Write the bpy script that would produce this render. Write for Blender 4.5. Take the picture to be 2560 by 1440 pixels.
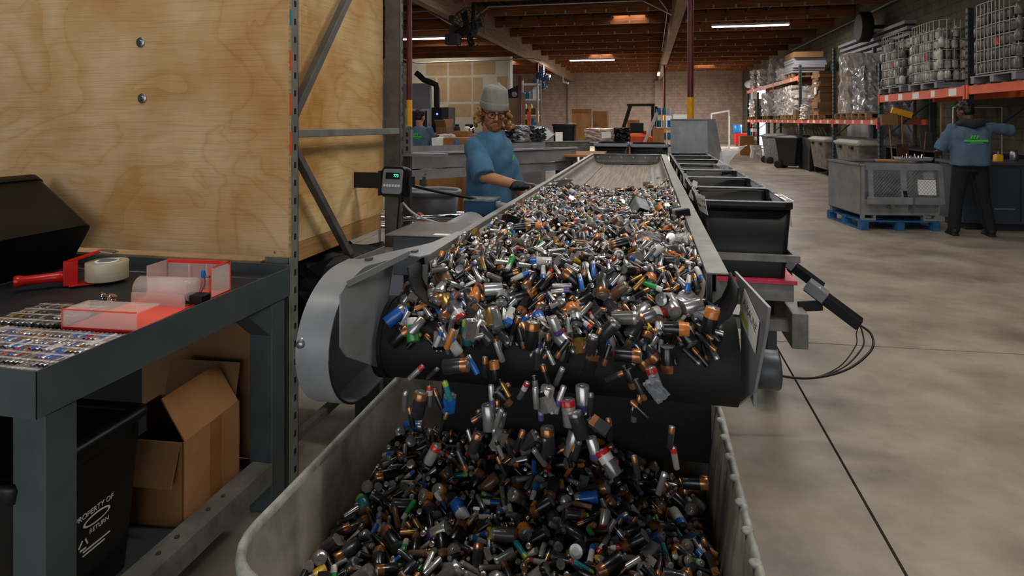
import bpy, bmesh, math, random
import numpy as np
from mathutils import Vector, Matrix, Euler
R = math.radians
rnd = random.Random(7)
sc = bpy.context.scene
for o in list(bpy.data.objects): bpy.data.objects.remove(o)

# ---------------------------------------------------------------- camera
FPX, CH, HY = 1600.0, 1.55, 300.0
PSI = math.atan(340 / FPX); SP, CP = math.sin(PSI), math.cos(PSI)
cam = bpy.data.cameras.new('camera'); camo = bpy.data.objects.new('camera', cam)
sc.collection.objects.link(camo); sc.camera = camo
cam.sensor_width = 36; cam.lens = 36 * FPX / 2560; cam.shift_y = -(720 - HY) / 2560
cam.clip_start = .05; cam.clip_end = 300
camo.location = (0, 0, CH); camo.rotation_euler = (R(90), 0, PSI)
# ---------------------------------------------------------------- light
sc.view_settings.view_transform = 'Standard'; sc.view_settings.look = 'None'
sc.view_settings.exposure = 0.0; sc.view_settings.gamma = 1.0
sc.view_settings.use_curve_mapping = False
world = bpy.data.worlds.new('world'); sc.world = world; world.use_nodes = True
bg = world.node_tree.nodes['Background']
bg.inputs['Color'].default_value = (.86, .93, 1.0, 1); bg.inputs['Strength'].default_value = 2.6
LAMP_W = 38.0        # watts of one ceiling strip light
LAMP_COL = (1.0, .95, .88)

# ---------------------------------------------------------------- helpers
col = sc.collection
def ray(px, py):
    a = (px - 1280) / FPX; b = (HY - py) / FPX
    return Vector((-SP + a * CP, CP + a * SP, b))
def atZ(px, py, Z):
    r = ray(px, py); t = (Z - CH) / r.z; return Vector((r.x * t, r.y * t, Z))
def atX(px, py, X):
    r = ray(px, py); t = X / r.x; return Vector((X, r.y * t, CH + r.z * t))
def atY(px, py, Y):
    r = ray(px, py); t = Y / r.y; return Vector((r.x * t, Y, CH + r.z * t))
def atD(px, py, d):
    r = ray(px, py); return Vector((r.x * d, r.y * d, CH + r.z * d))
def lin(v): return v / 12.92 if v <= .04045 else ((v + .055) / 1.055) ** 2.4
def C(h):
    return tuple(lin(int(h[i:i + 2], 16) / 255) for i in (0, 2, 4))

class MB:
    def __init__(s): s.v = []; s.f = []; s.m = []; s.sm = []
    def add(s, vs, fs, m=0, smooth=False):
        b = len(s.v); s.v.extend([tuple(v) for v in vs])
        for f in fs: s.f.append(tuple(i + b for i in f)); s.m.append(m); s.sm.append(smooth)
        return s
    def box(s, c, size, rot=None, m=0):
        x, y, z = size[0] / 2, size[1] / 2, size[2] / 2
        vs = [Vector(p) for p in ((-x, -y, -z), (x, -y, -z), (x, y, -z), (-x, y, -z), (-x, -y, z), (x, -y, z), (x, y, z), (-x, y, z))]
        if rot is not None:
            M = rot if isinstance(rot, Matrix) else Euler(rot).to_matrix()
            vs = [M @ v for v in vs]
        c = Vector(c)
        return s.add([v + c for v in vs], [(3, 2, 1, 0), (4, 5, 6, 7), (0, 1, 5, 4), (1, 2, 6, 5), (2, 3, 7, 6), (3, 0, 4, 7)], m)
    def b2(s, a, b, m=0):
        return s.box([(a[i] + b[i]) / 2 for i in range(3)], [abs(b[i] - a[i]) for i in range(3)], None, m)
    def bar(s, p, q, w, h, m=0, up=(0, 0, 1)):
        p, q = Vector(p), Vector(q); d = q - p; L = d.length; d.normalize()
        u = Vector(up)
        if abs(d.dot(u)) > .98: u = Vector((0, 1, 0))
        sx = d.cross(u).normalized(); uz = sx.cross(d)
        M = Matrix((d, sx, uz)).transposed()
        return s.box((p + q) / 2, (L, w, h), M, m)
    def ring_loft(s, rings, m=0, caps=True, smooth=True, closed=True):
        n = len(rings[0]); vs = [p for r in rings for p in r]; fs = []
        for i in range(len(rings) - 1):
            for j in range(n if closed else n - 1):
                k = (j + 1) % n
                fs.append((i * n + j, i * n + k, (i + 1) * n + k, (i + 1) * n + j))
        s.add(vs, fs, m, smooth)
        if caps:
            s.add(rings[0], [tuple(range(n))[::-1]], m); s.add(rings[-1], [tuple(range(n))], m)
        return s
    def cyl(s, p, q, r0, r1=None, n=16, m=0, caps=True, smooth=True):
        r1 = r0 if r1 is None else r1
        p, q = Vector(p), Vector(q); d = (q - p).normalized()
        a = d.orthogonal().normalized(); b = d.cross(a)
        def rg(c, r): return [c + (a * math.cos(t) + b * math.sin(t)) * r for t in [2 * math.pi * i / n for i in range(n)]]
        return s.ring_loft([rg(p, r0), rg(q, r1)], m, caps, smooth)
    def tube(s, pts, r, n=8, m=0, caps=True):
        pts = [Vector(p) for p in pts]; rs = r if isinstance(r, (list, tuple)) else [r] * len(pts)
        rings = []; a = None
        for i, p in enumerate(pts):
            d = (pts[min(i + 1, len(pts) - 1)] - pts[max(i - 1, 0)]).normalized()
            if a is None: a = d.orthogonal().normalized()
            a = (a - d * a.dot(d)).normalized(); b = d.cross(a)
            rings.append([p + (a * math.cos(t) + b * math.sin(t)) * rs[i] for t in [2 * math.pi * k / n for k in range(n)]])
        return s.ring_loft(rings, m, caps)
    def lathe(s, prof, c=(0, 0, 0), n=24, m=0, axis='z', caps=True):
        rings = []
        for r, z in prof:
            rg = []
            for k in range(n):
                t = 2 * math.pi * k / n
                if axis == 'z': p = (c[0] + r * math.cos(t), c[1] + r * math.sin(t), c[2] + z)
                elif axis == 'x': p = (c[0] + z, c[1] + r * math.cos(t), c[2] + r * math.sin(t))
                else: p = (c[0] + r * math.sin(t), c[1] + z, c[2] + r * math.cos(t))
                rg.append(p)
            rings.append(rg)
        return s.ring_loft(rings, m, caps)
    def prism(s, poly, ext, m=0, smooth=False):
        ext = Vector(ext); n = len(poly); A = [Vector(p) for p in poly]; B = [p + ext for p in A]
        s.add(A, [tuple(range(n))[::-1]], m); s.add(B, [tuple(range(n))], m)
        s.add(A + B, [(i, (i + 1) % n, n + (i + 1) % n, n + i) for i in range(n)], m, smooth)
        return s
    def sheet(s, line, ext, th, m=0, smooth=True):
        """polyline of points swept by ext, thickened by th (vector or per-normal)"""
        ext = Vector(ext); P = [Vector(p) for p in line]; e = ext.normalized(); N = []
        for i in range(len(P)):
            d = (P[min(i + 1, len(P) - 1)] - P[max(i - 1, 0)]).normalized(); N.append(d.cross(e).normalized())
        Q = [p + nn * th for p, nn in zip(P, N)]
        loop = P + Q[::-1]; n = len(loop); A = loop; B = [p + ext for p in loop]
        s.add(A + B, [(i, (i + 1) % n, n + (i + 1) % n, n + i) for i in range(n)], m, smooth)
        k = len(P)
        for base in (0, n):
            s.add((A if base == 0 else B), [(i, i + 1, n - 2 - i, n - 1 - i) for i in range(k - 1)], m)
        return s
    def rbox_rings(s, c, levels, r=.03, k=4, m=0, caps=True, smooth=True):
        """rounded-rectangle loft: levels = [(z, hx, hy[, r])]"""
        rings = []
        for lv in levels:
            z, hx, hy = lv[:3]; rr = lv[3] if len(lv) > 3 else r
            rg = []
            for qx, qy, t0 in ((1, 1, 0), (-1, 1, 90), (-1, -1, 180), (1, -1, 270)):
                for i in range(k + 1):
                    t = R(t0 + 90 * i / k)
                    rg.append((c[0] + qx * (hx - rr) + rr * math.cos(t), c[1] + qy * (hy - rr) + rr * math.sin(t), c[2] + z))
            rings.append(rg)
        return s.ring_loft(rings, m, caps, smooth)
    def mesh(s, name, mats):
        me = bpy.data.meshes.new(name); me.from_pydata(s.v, [], s.f)
        for m in mats: me.materials.append(m)
        me.polygons.foreach_set('material_index', s.m); me.polygons.foreach_set('use_smooth', s.sm)
        me.update()
        return me
    def build(s, name, mats, parent=None, bevel=0, fix=True, loc=None):
        if not isinstance(mats, (list, tuple)): mats = [mats]
        me = s.mesh(name, mats)
        if fix:
            bm = bmesh.new(); bm.from_mesh(me)
            bmesh.ops.recalc_face_normals(bm, faces=bm.faces); bm.to_mesh(me); bm.free()
        o = bpy.data.objects.new(name, me); col.objects.link(o)
        if parent is not None:
            o.parent = parent
            if parent.matrix_basis != Matrix(): o.matrix_parent_inverse = parent.matrix_basis.inverted()
        if bevel:
            w = o.modifiers.new('bevel', 'BEVEL'); w.width = bevel; w.segments = 2; w.limit_method = 'ANGLE'; w.angle_limit = R(40)
        if loc is not None: o.location = loc
        return o
def tag(o, label=None, cat=None, group=None, kind=None):
    if label: o['label'] = label
    if cat: o['category'] = cat
    if group: o['group'] = group
    if kind: o['kind'] = kind
    return o
def thing(name, label, cat, loc=(0, 0, 0), rz=0, group=None):
    o = bpy.data.objects.new(name, None); col.objects.link(o); o.empty_display_size = .05
    o.location = loc; o.rotation_euler = (0, 0, rz); CUR[0] = o
    return tag(o, label, cat, group)
CUR = [None]
def P(n, mb, m, bevel=0, par=None): return mb.build(n, m, par or CUR[0], bevel)   # part of the current thing, in world coordinates
def struct(name, parent=None):
    o = bpy.data.objects.new(name, None); col.objects.link(o); o['kind'] = 'structure'; return o
def put(o, parent):          # child given in the parent's own frame
    o.parent = parent; o.matrix_parent_inverse = Matrix(); return o
def part(name, mb, mats, parent, bevel=0, fix=True):   # geometry in the parent's own frame
    return put(mb.build(name, mats, None, bevel, fix), parent)
def copy_tree(o, parent=None):
    c = o.copy(); col.objects.link(c); c.parent = parent
    for ch in list(o.children): copy_tree(ch, c)
    return c
def eval_mesh(o):            # evaluate one object on a small scene of its own
    tmp = bpy.data.scenes.get('bake') or bpy.data.scenes.new('bake')
    tmp.collection.objects.link(o); vl = tmp.view_layers[0]; vl.update()
    me = bpy.data.meshes.new_from_object(o.evaluated_get(vl.depsgraph)); tmp.collection.objects.unlink(o); return me
def text(name, s, size, mat, M, parent=None, th=.0006, align='CENTER'):
    cu = bpy.data.curves.new(name, 'FONT'); cu.body = s; cu.size = size; cu.extrude = th; cu.align_x = align; cu.align_y = 'CENTER'
    t = bpy.data.objects.new(name, cu); me = eval_mesh(t)
    bpy.data.objects.remove(t); me.materials.clear(); me.materials.append(mat)
    o = bpy.data.objects.new(name, me); col.objects.link(o); o.matrix_world = M
    if parent is not None:
        o.parent = parent; o.matrix_parent_inverse = parent.matrix_basis.inverted() if parent.matrix_basis != Matrix() else Matrix()
    return o
def spline(pts, k=6):
    P_ = [Vector(p) for p in pts]; out = []
    for i in range(len(P_) - 1):
        a, b, c, d = P_[max(i - 1, 0)], P_[i], P_[i + 1], P_[min(i + 2, len(P_) - 1)]
        for j in range(k):
            t_ = j / k; out.append(.5 * ((2 * b) + (c - a) * t_ + (2 * a - 5 * b + 4 * c - d) * t_ ** 2 + (3 * b - a - 3 * c + d) * t_ ** 3))
    return out + [P_[-1]]
def basis(o, x, y):          # matrix with origin o, x axis x, y axis about y
    x = Vector(x).normalized(); z = x.cross(Vector(y)).normalized(); y = z.cross(x)
    M = Matrix((x, y, z)).transposed().to_4x4(); M.translation = Vector(o); return M

# ---------------------------------------------------------------- materials
def mat(name, c, rough=.6, metal=0, var=.12, scale=8, bump=0, bscale=60, spec=.5, trans=0, emit=0, c2=None, ior=1.45, stretch=None, alpha=1, coat=0, obj=True):
    m = bpy.data.materials.new(name); m.use_nodes = True; nt = m.node_tree; N = nt.nodes; L = nt.links
    b = N['Principled BSDF']
    if isinstance(c, str): c = C(c)
    if c2 is None: c2 = tuple(max(0, x * (1 - 2.2 * var)) for x in c)
    elif isinstance(c2, str): c2 = C(c2)
    b.inputs['Roughness'].default_value = rough; b.inputs['Metallic'].default_value = metal
    b.inputs['Specular IOR Level'].default_value = spec; b.inputs['Transmission Weight'].default_value = trans
    b.inputs['IOR'].default_value = ior; b.inputs['Alpha'].default_value = alpha; b.inputs['Coat Weight'].default_value = coat
    b.inputs['Base Color'].default_value = (*c, 1)
    if emit:
        b.inputs['Emission Color'].default_value = (*c, 1); b.inputs['Emission Strength'].default_value = emit
    if var or bump:
        tc = N.new('ShaderNodeTexCoord'); mp = N.new('ShaderNodeMapping'); L.new(tc.outputs['Object'], mp.inputs[0])
        if stretch: mp.inputs['Scale'].default_value = stretch
    if var:
        n = N.new('ShaderNodeTexNoise'); n.inputs['Scale'].default_value = scale; n.inputs['Detail'].default_value = 5; n.inputs['Roughness'].default_value = .62
        L.new(mp.outputs[0], n.inputs['Vector'])
        r = N.new('ShaderNodeValToRGB'); r.color_ramp.elements[0].position = .33; r.color_ramp.elements[1].position = .62
        r.color_ramp.elements[0].color = (*c2, 1); r.color_ramp.elements[1].color = (*c, 1)
        L.new(n.outputs['Fac'], r.inputs[0]); L.new(r.outputs[0], b.inputs['Base Color'])
    if bump:
        n2 = N.new('ShaderNodeTexNoise'); n2.inputs['Scale'].default_value = bscale; n2.inputs['Detail'].default_value = 3
        L.new(mp.outputs[0], n2.inputs['Vector'])
        bp = N.new('ShaderNodeBump'); bp.inputs['Strength'].default_value = bump; bp.inputs['Distance'].default_value = .01
        L.new(n2.outputs['Fac'], bp.inputs['Height']); L.new(bp.outputs[0], b.inputs['Normal'])
    return m
def plywood(name, c, c2, cdark):
    m = bpy.data.materials.new(name); m.use_nodes = True; nt = m.node_tree; N = nt.nodes; L = nt.links; b = N['Principled BSDF']
    tc = N.new('ShaderNodeTexCoord'); mp = N.new('ShaderNodeMapping'); mp.inputs['Scale'].default_value = (.9, .9, 1.25); L.new(tc.outputs['Object'], mp.inputs[0])
    n = N.new('ShaderNodeTexNoise'); n.inputs['Scale'].default_value = 1.6; n.inputs['Detail'].default_value = 2.5; n.inputs['Distortion'].default_value = 1.1
    L.new(mp.outputs[0], n.inputs['Vector'])
    mu = N.new('ShaderNodeMath'); mu.operation = 'MULTIPLY'; mu.inputs[1].default_value = 6.0; L.new(n.outputs['Fac'], mu.inputs[0])
    fr = N.new('ShaderNodeMath'); fr.operation = 'FRACT'; L.new(mu.outputs[0], fr.inputs[0])
    r = N.new('ShaderNodeValToRGB'); e = r.color_ramp.elements
    e[0].position = 0; e[0].color = (*C(cdark), 1); e[1].position = .3; e[1].color = (*C(c), 1)
    q = e.new(.6); q.color = (*C(c), 1); q = e.new(.97); q.color = (*C(c2), 1)
    L.new(fr.outputs[0], r.inputs[0])
    mp2 = N.new('ShaderNodeMapping'); mp2.inputs['Scale'].default_value = (3, 3, 160); L.new(tc.outputs['Object'], mp2.inputs[0])
    g = N.new('ShaderNodeTexNoise'); g.inputs['Scale'].default_value = 2; g.inputs['Detail'].default_value = 4; L.new(mp2.outputs[0], g.inputs['Vector'])
    n3 = N.new('ShaderNodeTexNoise'); n3.inputs['Scale'].default_value = 2.2; n3.inputs['Detail'].default_value = 4; L.new(tc.outputs['Object'], n3.inputs['Vector'])
    r3 = N.new('ShaderNodeValToRGB'); r3.color_ramp.elements[0].position = .3; r3.color_ramp.elements[1].position = .65
    r3.color_ramp.elements[0].color = (*C('d9b98a'), 1); r3.color_ramp.elements[1].color = (1, 1, 1, 1); L.new(n3.outputs['Fac'], r3.inputs[0])
    mx = N.new('ShaderNodeMix'); mx.data_type = 'RGBA'; mx.blend_type = 'MULTIPLY'; mx.inputs[0].default_value = 1
    L.new(r.outputs[0], mx.inputs[6]); L.new(r3.outputs[0], mx.inputs[7])
    rg = N.new('ShaderNodeValToRGB'); rg.color_ramp.elements[0].color = (.72, .68, .62, 1); rg.color_ramp.elements[1].color = (1, 1, 1, 1)
    rg.color_ramp.elements[0].position = .3; rg.color_ramp.elements[1].position = .52; L.new(g.outputs['Fac'], rg.inputs[0])
    m2 = N.new('ShaderNodeMix'); m2.data_type = 'RGBA'; m2.blend_type = 'MULTIPLY'; m2.inputs[0].default_value = .7
    L.new(mx.outputs[2], m2.inputs[6]); L.new(rg.outputs[0], m2.inputs[7]); L.new(m2.outputs[2], b.inputs['Base Color'])
    b.inputs['Roughness'].default_value = .7; b.inputs['Specular IOR Level'].default_value = .25
    bp = N.new('ShaderNodeBump'); bp.inputs['Strength'].default_value = .12; bp.inputs['Distance'].default_value = .004
    L.new(g.outputs['Fac'], bp.inputs['Height']); L.new(bp.outputs[0], b.inputs['Normal'])
    return m
M = {}
M['ply'] = plywood('plywood', 'c8ac84', 'c5a679', 'bc9a68')
M['ply2'] = plywood('plywood_side', 'e8cb96', 'e2c188', 'd6b276')
M['plyedge'] = mat('plywood_edge', 'c09a62', .8, scale=3, stretch=(1, 1, 40), var=.2)
M['ledger'] = mat('pine_board', 'b98a52', .7, scale=4, stretch=(8, 1, 30), var=.15)
M['concrete'] = mat('concrete_floor', '9a8f80', .42, scale=1.6, c2='6b6154', var=.2, bump=.06, bscale=26)
M['joint'] = mat('slab_joint', '2c2926', .9)
M['block'] = mat('block_wall', 'b09a8d', .9, scale=2.5, var=.14, bump=.25, bscale=9)
M['blockR'] = mat('grey_block_wall', '75705f', .9, scale=2.2, var=.15, bump=.25, bscale=9)
M['roof'] = mat('roof_deck', '20150f', .9, scale=2, var=.2)
M['joist'] = mat('timber_joist', '93572c', .75, scale=2, stretch=(.6, 8, 8), c2='5f3418', var=.2)
M['girder'] = mat('glulam_girder', 'a58a74', .8, scale=2.4, stretch=(6, .5, 8), var=.2)
M['colred'] = mat('red_oxide_paint', '5e1f17', .5, scale=5, var=.15)
M['yellow'] = mat('safety_yellow_paint', 'd79a12', .5, scale=6, var=.08)
M['galv'] = mat('galvanised_pipe', '9b9a98', .4, metal=.7, var=.08)
M['drywall'] = mat('joint_compound', '968d7c', .9, scale=6, var=.05)
M['drypaper'] = mat('drywall_paper', '876f50', .9, scale=4, var=.06)
M['white'] = mat('white_paint', 'c9c8cb', .6, var=.04)
M['lightgrey'] = mat('light_grey_paint', '8f8c94', .6, var=.05)
M['lamp'] = mat('lamp_tube', (1, .97, 1), .4, var=0, emit=9)
M['sky'] = mat('skylight_panel', (1, .93, .82), .5, var=.25, scale=5, emit=8, c2=(.95, .8, .6))
M['rack'] = mat('grey_rack_shaded', '5e5a56', .45, scale=9, c2='484441')  # darker copy of the rack grey, with shade put into the colour
M['racklit'] = mat('grey_rack_lit', '7b7d77', .45, scale=9, c2='62635f')  # lit copy of the same rack grey
M['slot'] = mat('slot_dark', '060606', .9, var=0)
M['steel'] = mat('grey_enamel_steel', '808284', .36, scale=5, c2='6c6d70', var=.1)
M['steelw'] = mat('worn_grey_steel', '77756f', .42, scale=9, c2='57554f', var=.15, metal=.15, bump=.03)
M['steeld'] = mat('dark_grey_steel', '3f4246', .42, scale=8, var=.12)
M['bench'] = mat('bench_dark_paint', '454d4e', .42, scale=6, c2='384042', var=.12)
M['benchtop'] = mat('bench_rubber_top', '22262b', .5, scale=14, var=.25)
M['rubber'] = mat('belt_rubber', '0d0d0e', .7, scale=40, c2='060606', var=.3, bump=.2, bscale=160)
M['belttop'] = mat('belt_dusty_top', '8a7c6a', .6, scale=5, stretch=(14, .35, 1), c2='4e4842', var=.3, bump=.1, bscale=40)
M['troughs'] = mat('trough_liner', '7e756a', .5, scale=12, c2='5a534b', var=.2, bump=.1, bscale=60)
M['chrome'] = mat('chrome', 'd5d5da', .12, metal=1, var=0)
M['zinc'] = mat('zinc_hardware', '9a9ea0', .35, metal=.9, var=.1, scale=40)
M['black'] = mat('black_plastic', '08090b', .42, scale=10, var=.2, spec=.35)
M['black2'] = mat('black_matt', '141416', .7, scale=10, var=.2)
M['greyplastic'] = mat('grey_plastic', '73767c', .5, scale=7, var=.08)
M['greyrim'] = mat('grey_plastic_rim', '86898d', .5, scale=20, c2='5f6265', var=.1)
M['bin'] = mat('poly_bin_dirty', '7d766a', .6, scale=6, c2='4f493f', var=.2, bump=.12, bscale=30)
M['binrim'] = mat('poly_bin_rim', 'a7a59c', .55, scale=24, c2='7d7a70', var=.15, bump=.15, bscale=40)
M['card'] = mat('cardboard', '9a6d40', .85, scale=3, c2='87592f', var=.1)
M['card2'] = mat('cardboard_brown', '7d5a38', .85, scale=3, var=.08)
M['cardtape'] = mat('packing_tape_brown', '8a5c2c', .35, var=.05)
M['red'] = mat('red_plastic', 'd02118', .3, var=.05)
M['redpaint'] = mat('red_tool_paint', 'b0140f', .28, var=.06)
M['redacryl'] = mat('red_translucent_acrylic', 'f05540', .2, var=.04)
M['acryl'] = mat('clear_acrylic', (.85, .72, .66), .12, var=0, alpha=.3)
M['tape'] = mat('tan_tape_roll', 'b3a78d', .35, var=.05, stretch=(1, 1, 30))
M['blue'] = mat('blue_plastic', '1668b8', .4, var=.06)
M['pallet_blue'] = mat('blue_pallet_paint', '1f5f92', .65, scale=9, c2='17456c', var=.15)
M['wood'] = mat('pallet_wood', '9a774e', .8, scale=4, var=.15)
M['orange'] = mat('orange_beam', 'd9521c', .45, scale=5, var=.08)
M['rackgreen'] = mat('teal_rack_upright', '33474a', .5, scale=6, var=.12)
M['rackdark'] = mat('dark_rack_upright', '23292e', .5, scale=6, var=.12)
M['paper'] = mat('white_paper', 'e8e6e2', .7, var=.03)
M['ink'] = mat('black_ink', '18181a', .7, var=0)
M['inkred'] = mat('red_ink', 'c0392b', .7, var=0)
M['hiyellow'] = mat('yellow_label', 'd6d81f', .6, var=.02)
M['wrap'] = mat('stretch_wrap', 'c2bab4', .22, scale=5, c2='8f8781', var=.2, bump=.9, bscale=14)
M['wrapw'] = mat('white_stretch_wrap', 'd4cec8', .2, scale=4, c2='a29b96', var=.2, bump=1.0, bscale=12)
M['wrapp'] = mat('pinkish_stretch_wrap', 'bfa79b', .25, scale=5, c2='937c72', var=.2, bump=.8, bscale=14)
M['wrapd'] = mat('dark_bale_wrap', '4a4c52', .15, scale=6, c2='23252a', var=.4, bump=1.0, bscale=14)
M['silverwrap'] = mat('crinkled_silver_film', 'b5b4b8', .18, metal=.3, scale=7, c2='6a696e', var=.3, bump=1.0, bscale=16)
M['clearfilm'] = mat('clear_film', (.85, .85, .85), .15, var=0, alpha=.28, bump=.6, bscale=40)
M['pink'] = mat('pink_scale_plate', 'c92f4c', .4, var=.05)
M['green'] = mat('green_print', '3fbf2b', .6, var=0)
M['led'] = mat('green_led', (.05, .9, .55), .5, var=0, emit=3)
M['whitedot'] = mat('white_buttons', 'c9c9c9', .5, var=0)
M['bluebox'] = mat('blue_junction_box', '123f66', .5, scale=10, var=.1)
M['cable'] = mat('black_cable', '0b0b0c', .5, var=0)
M['cablew'] = mat('grey_cable', 'a09da0', .5, var=0)
M['skin'] = mat('skin', 'b3795a', .55, scale=14, c2='9a5f43', var=.1)
M['skind'] = mat('skin_dark', '5c3a28', .55, scale=14, var=.1)
M['ink_tattoo'] = mat('tattooed_skin', 'a8755a', .55, scale=26, c2='4d3a38', var=.3)
M['hair'] = mat('curly_blond_hair', 'a8763c', .5, scale=60, c2='6b4420', var=.3, bump=.8, bscale=90)
M['beard'] = mat('beard_hair', '8a5128', .6, scale=80, var=.3, bump=.6, bscale=120)
M['hairb'] = mat('black_hair', '0d0b0b', .5, scale=60, var=.3, bump=.6, bscale=70)
M['beanie'] = mat('grey_knit', '84827b', .9, scale=30, stretch=(1, 1, .15), var=.08, bump=.35, bscale=70)
M['shirt'] = mat('blue_cotton', '456f8e', .9, scale=6, c2='335872', var=.15, bump=.25, bscale=9)
M['shirt2'] = mat('slate_blue_cotton', '4d6378', .9, scale=6, var=.12, bump=.25, bscale=9)
M['trousers'] = mat('dark_trousers', '12131a', .9, scale=8, var=.2)
M['glove'] = mat('black_nitrile_glove', '141518', .45, scale=20, var=.15, bump=.3, bscale=60)
M['hood'] = mat('dark_hood', '23252a', .9, var=.1)
M['lens'] = mat('clear_lens', (.9, .92, .93), .05, var=0, trans=1, ior=1.1)
M['jug'] = mat('translucent_jugs', 'd2cfc4', .3, scale=9, c2='98948a', var=.25, bump=.8, bscale=18)
M['jugd'] = mat('dull_bottles', '6e6a62', .35, scale=9, c2='45423c', var=.25, bump=.8, bscale=18)
M['bluesteel'] = mat('blue_grey_cabinet', '2b3743', .45, scale=4, var=.12)
M['rust'] = mat('rusty_pipe', '5b3524', .8, scale=8, var=.3)
M['teal'] = mat('teal_plastic', '0c7f92', .35, var=.05)
M['outside'] = mat('sunlit_ground', 'd8d2c8', .9, var=.08)
# ================================================================ SETTING
def brickify(m, scale, c1, c2, mortar, rot=False):
    nt = m.node_tree; N = nt.nodes; L = nt.links; b = N['Principled BSDF']
    tc = N.new('ShaderNodeTexCoord'); sp = N.new('ShaderNodeSeparateXYZ'); cb = N.new('ShaderNodeCombineXYZ')
    L.new(tc.outputs['Object'], sp.inputs[0]); L.new(sp.outputs['Y' if rot else 'X'], cb.inputs['X']); L.new(sp.outputs['Z'], cb.inputs['Y'])
    br = N.new('ShaderNodeTexBrick'); br.inputs['Scale'].default_value = scale; br.inputs['Mortar Size'].default_value = .018
    br.inputs['Color1'].default_value = (*C(c1), 1); br.inputs['Color2'].default_value = (*C(c2), 1); br.inputs['Mortar'].default_value = (*C(mortar), 1)
    br.inputs['Brick Width'].default_value = .4; br.inputs['Row Height'].default_value = .2
    L.new(cb.outputs[0], br.inputs['Vector'])
    old = b.inputs['Base Color'].links[0].from_socket
    mx = N.new('ShaderNodeMix'); mx.data_type = 'RGBA'; mx.blend_type = 'MULTIPLY'; mx.inputs[0].default_value = 1
    L.new(old, mx.inputs[6]); L.new(br.outputs['Color'], mx.inputs[7]); L.new(mx.outputs[2], b.inputs['Base Color'])
brickify(M['block'], 1, 'ffffff', 'f6f3f1', 'e8e2de')
brickify(M['blockR'], 1, 'ffffff', 'f0eeec', 'd6d1ca', True)

XL, XR, YB, YF, ZR = -14.0, 6.3, 46.0, -6.0, 5.1
floor = struct('floor')
MB().b2((XL, YF, -.12), (XR, YB, -.03)).build('slab_bed', M['joint'], floor)
xs = [XL, -8.2, -3.6, .86, XR]; ys = [YF, None, 10.9, 17.0, 23.1, 29.2, 35.3, YB]
def ycut(j, x): return ys[j] if ys[j] is not None else 4.655 + .137 * min(x, 2.6) if x > -1 else 4.52
g = .006
for i in range(4):
    for j in range(7):
        x0, x1 = xs[i] + g, xs[i + 1] - g
        Q4 = [(x0, ycut(j, x0) + g), (x1, ycut(j, x1) + g), (x1, ycut(j + 1, x1) - g), (x0, ycut(j + 1, x0) - g)]
        mb = MB().prism([(x, y, -.03) for x, y in Q4], (0, 0, .03))
        mb.build('concrete_slab', M['concrete'], floor)
og = MB().b2((-60, -40, -.2), (60, 110, -.14)).build('floor_outside_yard', M['outside']); og['kind'] = 'structure'

def wallbox(name, a, b, m):
    o = MB().b2(a, b).build(name, m); o['kind'] = 'structure'; return o
wallbox('wall_back', (XL, YB, 0), (XR, YB + .25, ZR), M['block'])
wallbox('wall_left', (XL - .25, YF, 0), (XL, YB, ZR), M['block'])
DY0, DY1, DZ = 36.6, 41.6, 3.55
mb = MB(); mb.b2((XR, YF, 0), (XR + .25, DY0, ZR)).b2((XR, DY1, 0), (XR + .25, YB + .25, ZR)).b2((XR, DY0, DZ), (XR + .25, DY1, ZR))
o = mb.build('wall_right', M['blockR']); o['kind'] = 'structure'
mb = MB(); mb.b2((XL, YF - .25, 0), (-6.0, YF, ZR)).b2((4.2, YF - .25, 0), (XR, YF, ZR)).b2((-6.0, YF - .25, 4.1), (4.2, YF, ZR))
o = mb.build('wall_front', M['block']); o['kind'] = 'structure'
# roll-up doorway on the right wall: jambs and rolled curtain hood
d = struct('door_1')
MB().b2((XR - .1, DY0 - .16, 0), (XR, DY0, DZ + .1)).build('door_jamb', M['lightgrey'], d)
MB().b2((XR - .1, DY1, 0), (XR, DY1 + .16, DZ + .1)).build('door_jamb', M['lightgrey'], d)
MB().cyl((XR - .25, DY0 - .1, DZ + .2), (XR - .25, DY1 + .1, DZ + .2), .22, n=20).build('rolled_curtain', M['white'], d)
# another closed roll-up door hood high on the right wall
d = struct('door_2')
for k in range(4):
    MB().b2((XR - .12 - .05 * k, 17.0, 3.45 + .14 * k), (XR, 22.5, 3.53 + .14 * k)).build('hood_rib', M['lightgrey'], d)
MB().b2((XR - .05, 17.1, 0), (XR, 22.4, 3.45)).build('door_curtain', M['lightgrey'], d)
for nm, x in (('trim_1', -5.3), ('trim_2', .8)):
    o = MB().b2((x - .33, YB - .22, 0), (x + .33, YB, 4.3)).build(nm, M['block']); o['kind'] = 'structure'
o = MB().tube([(XR - .1, 9, 4.62), (XR - .1, 30, 4.62)], .035, 8).build('trim_3', M['galv']); o['kind'] = 'structure'

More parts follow.
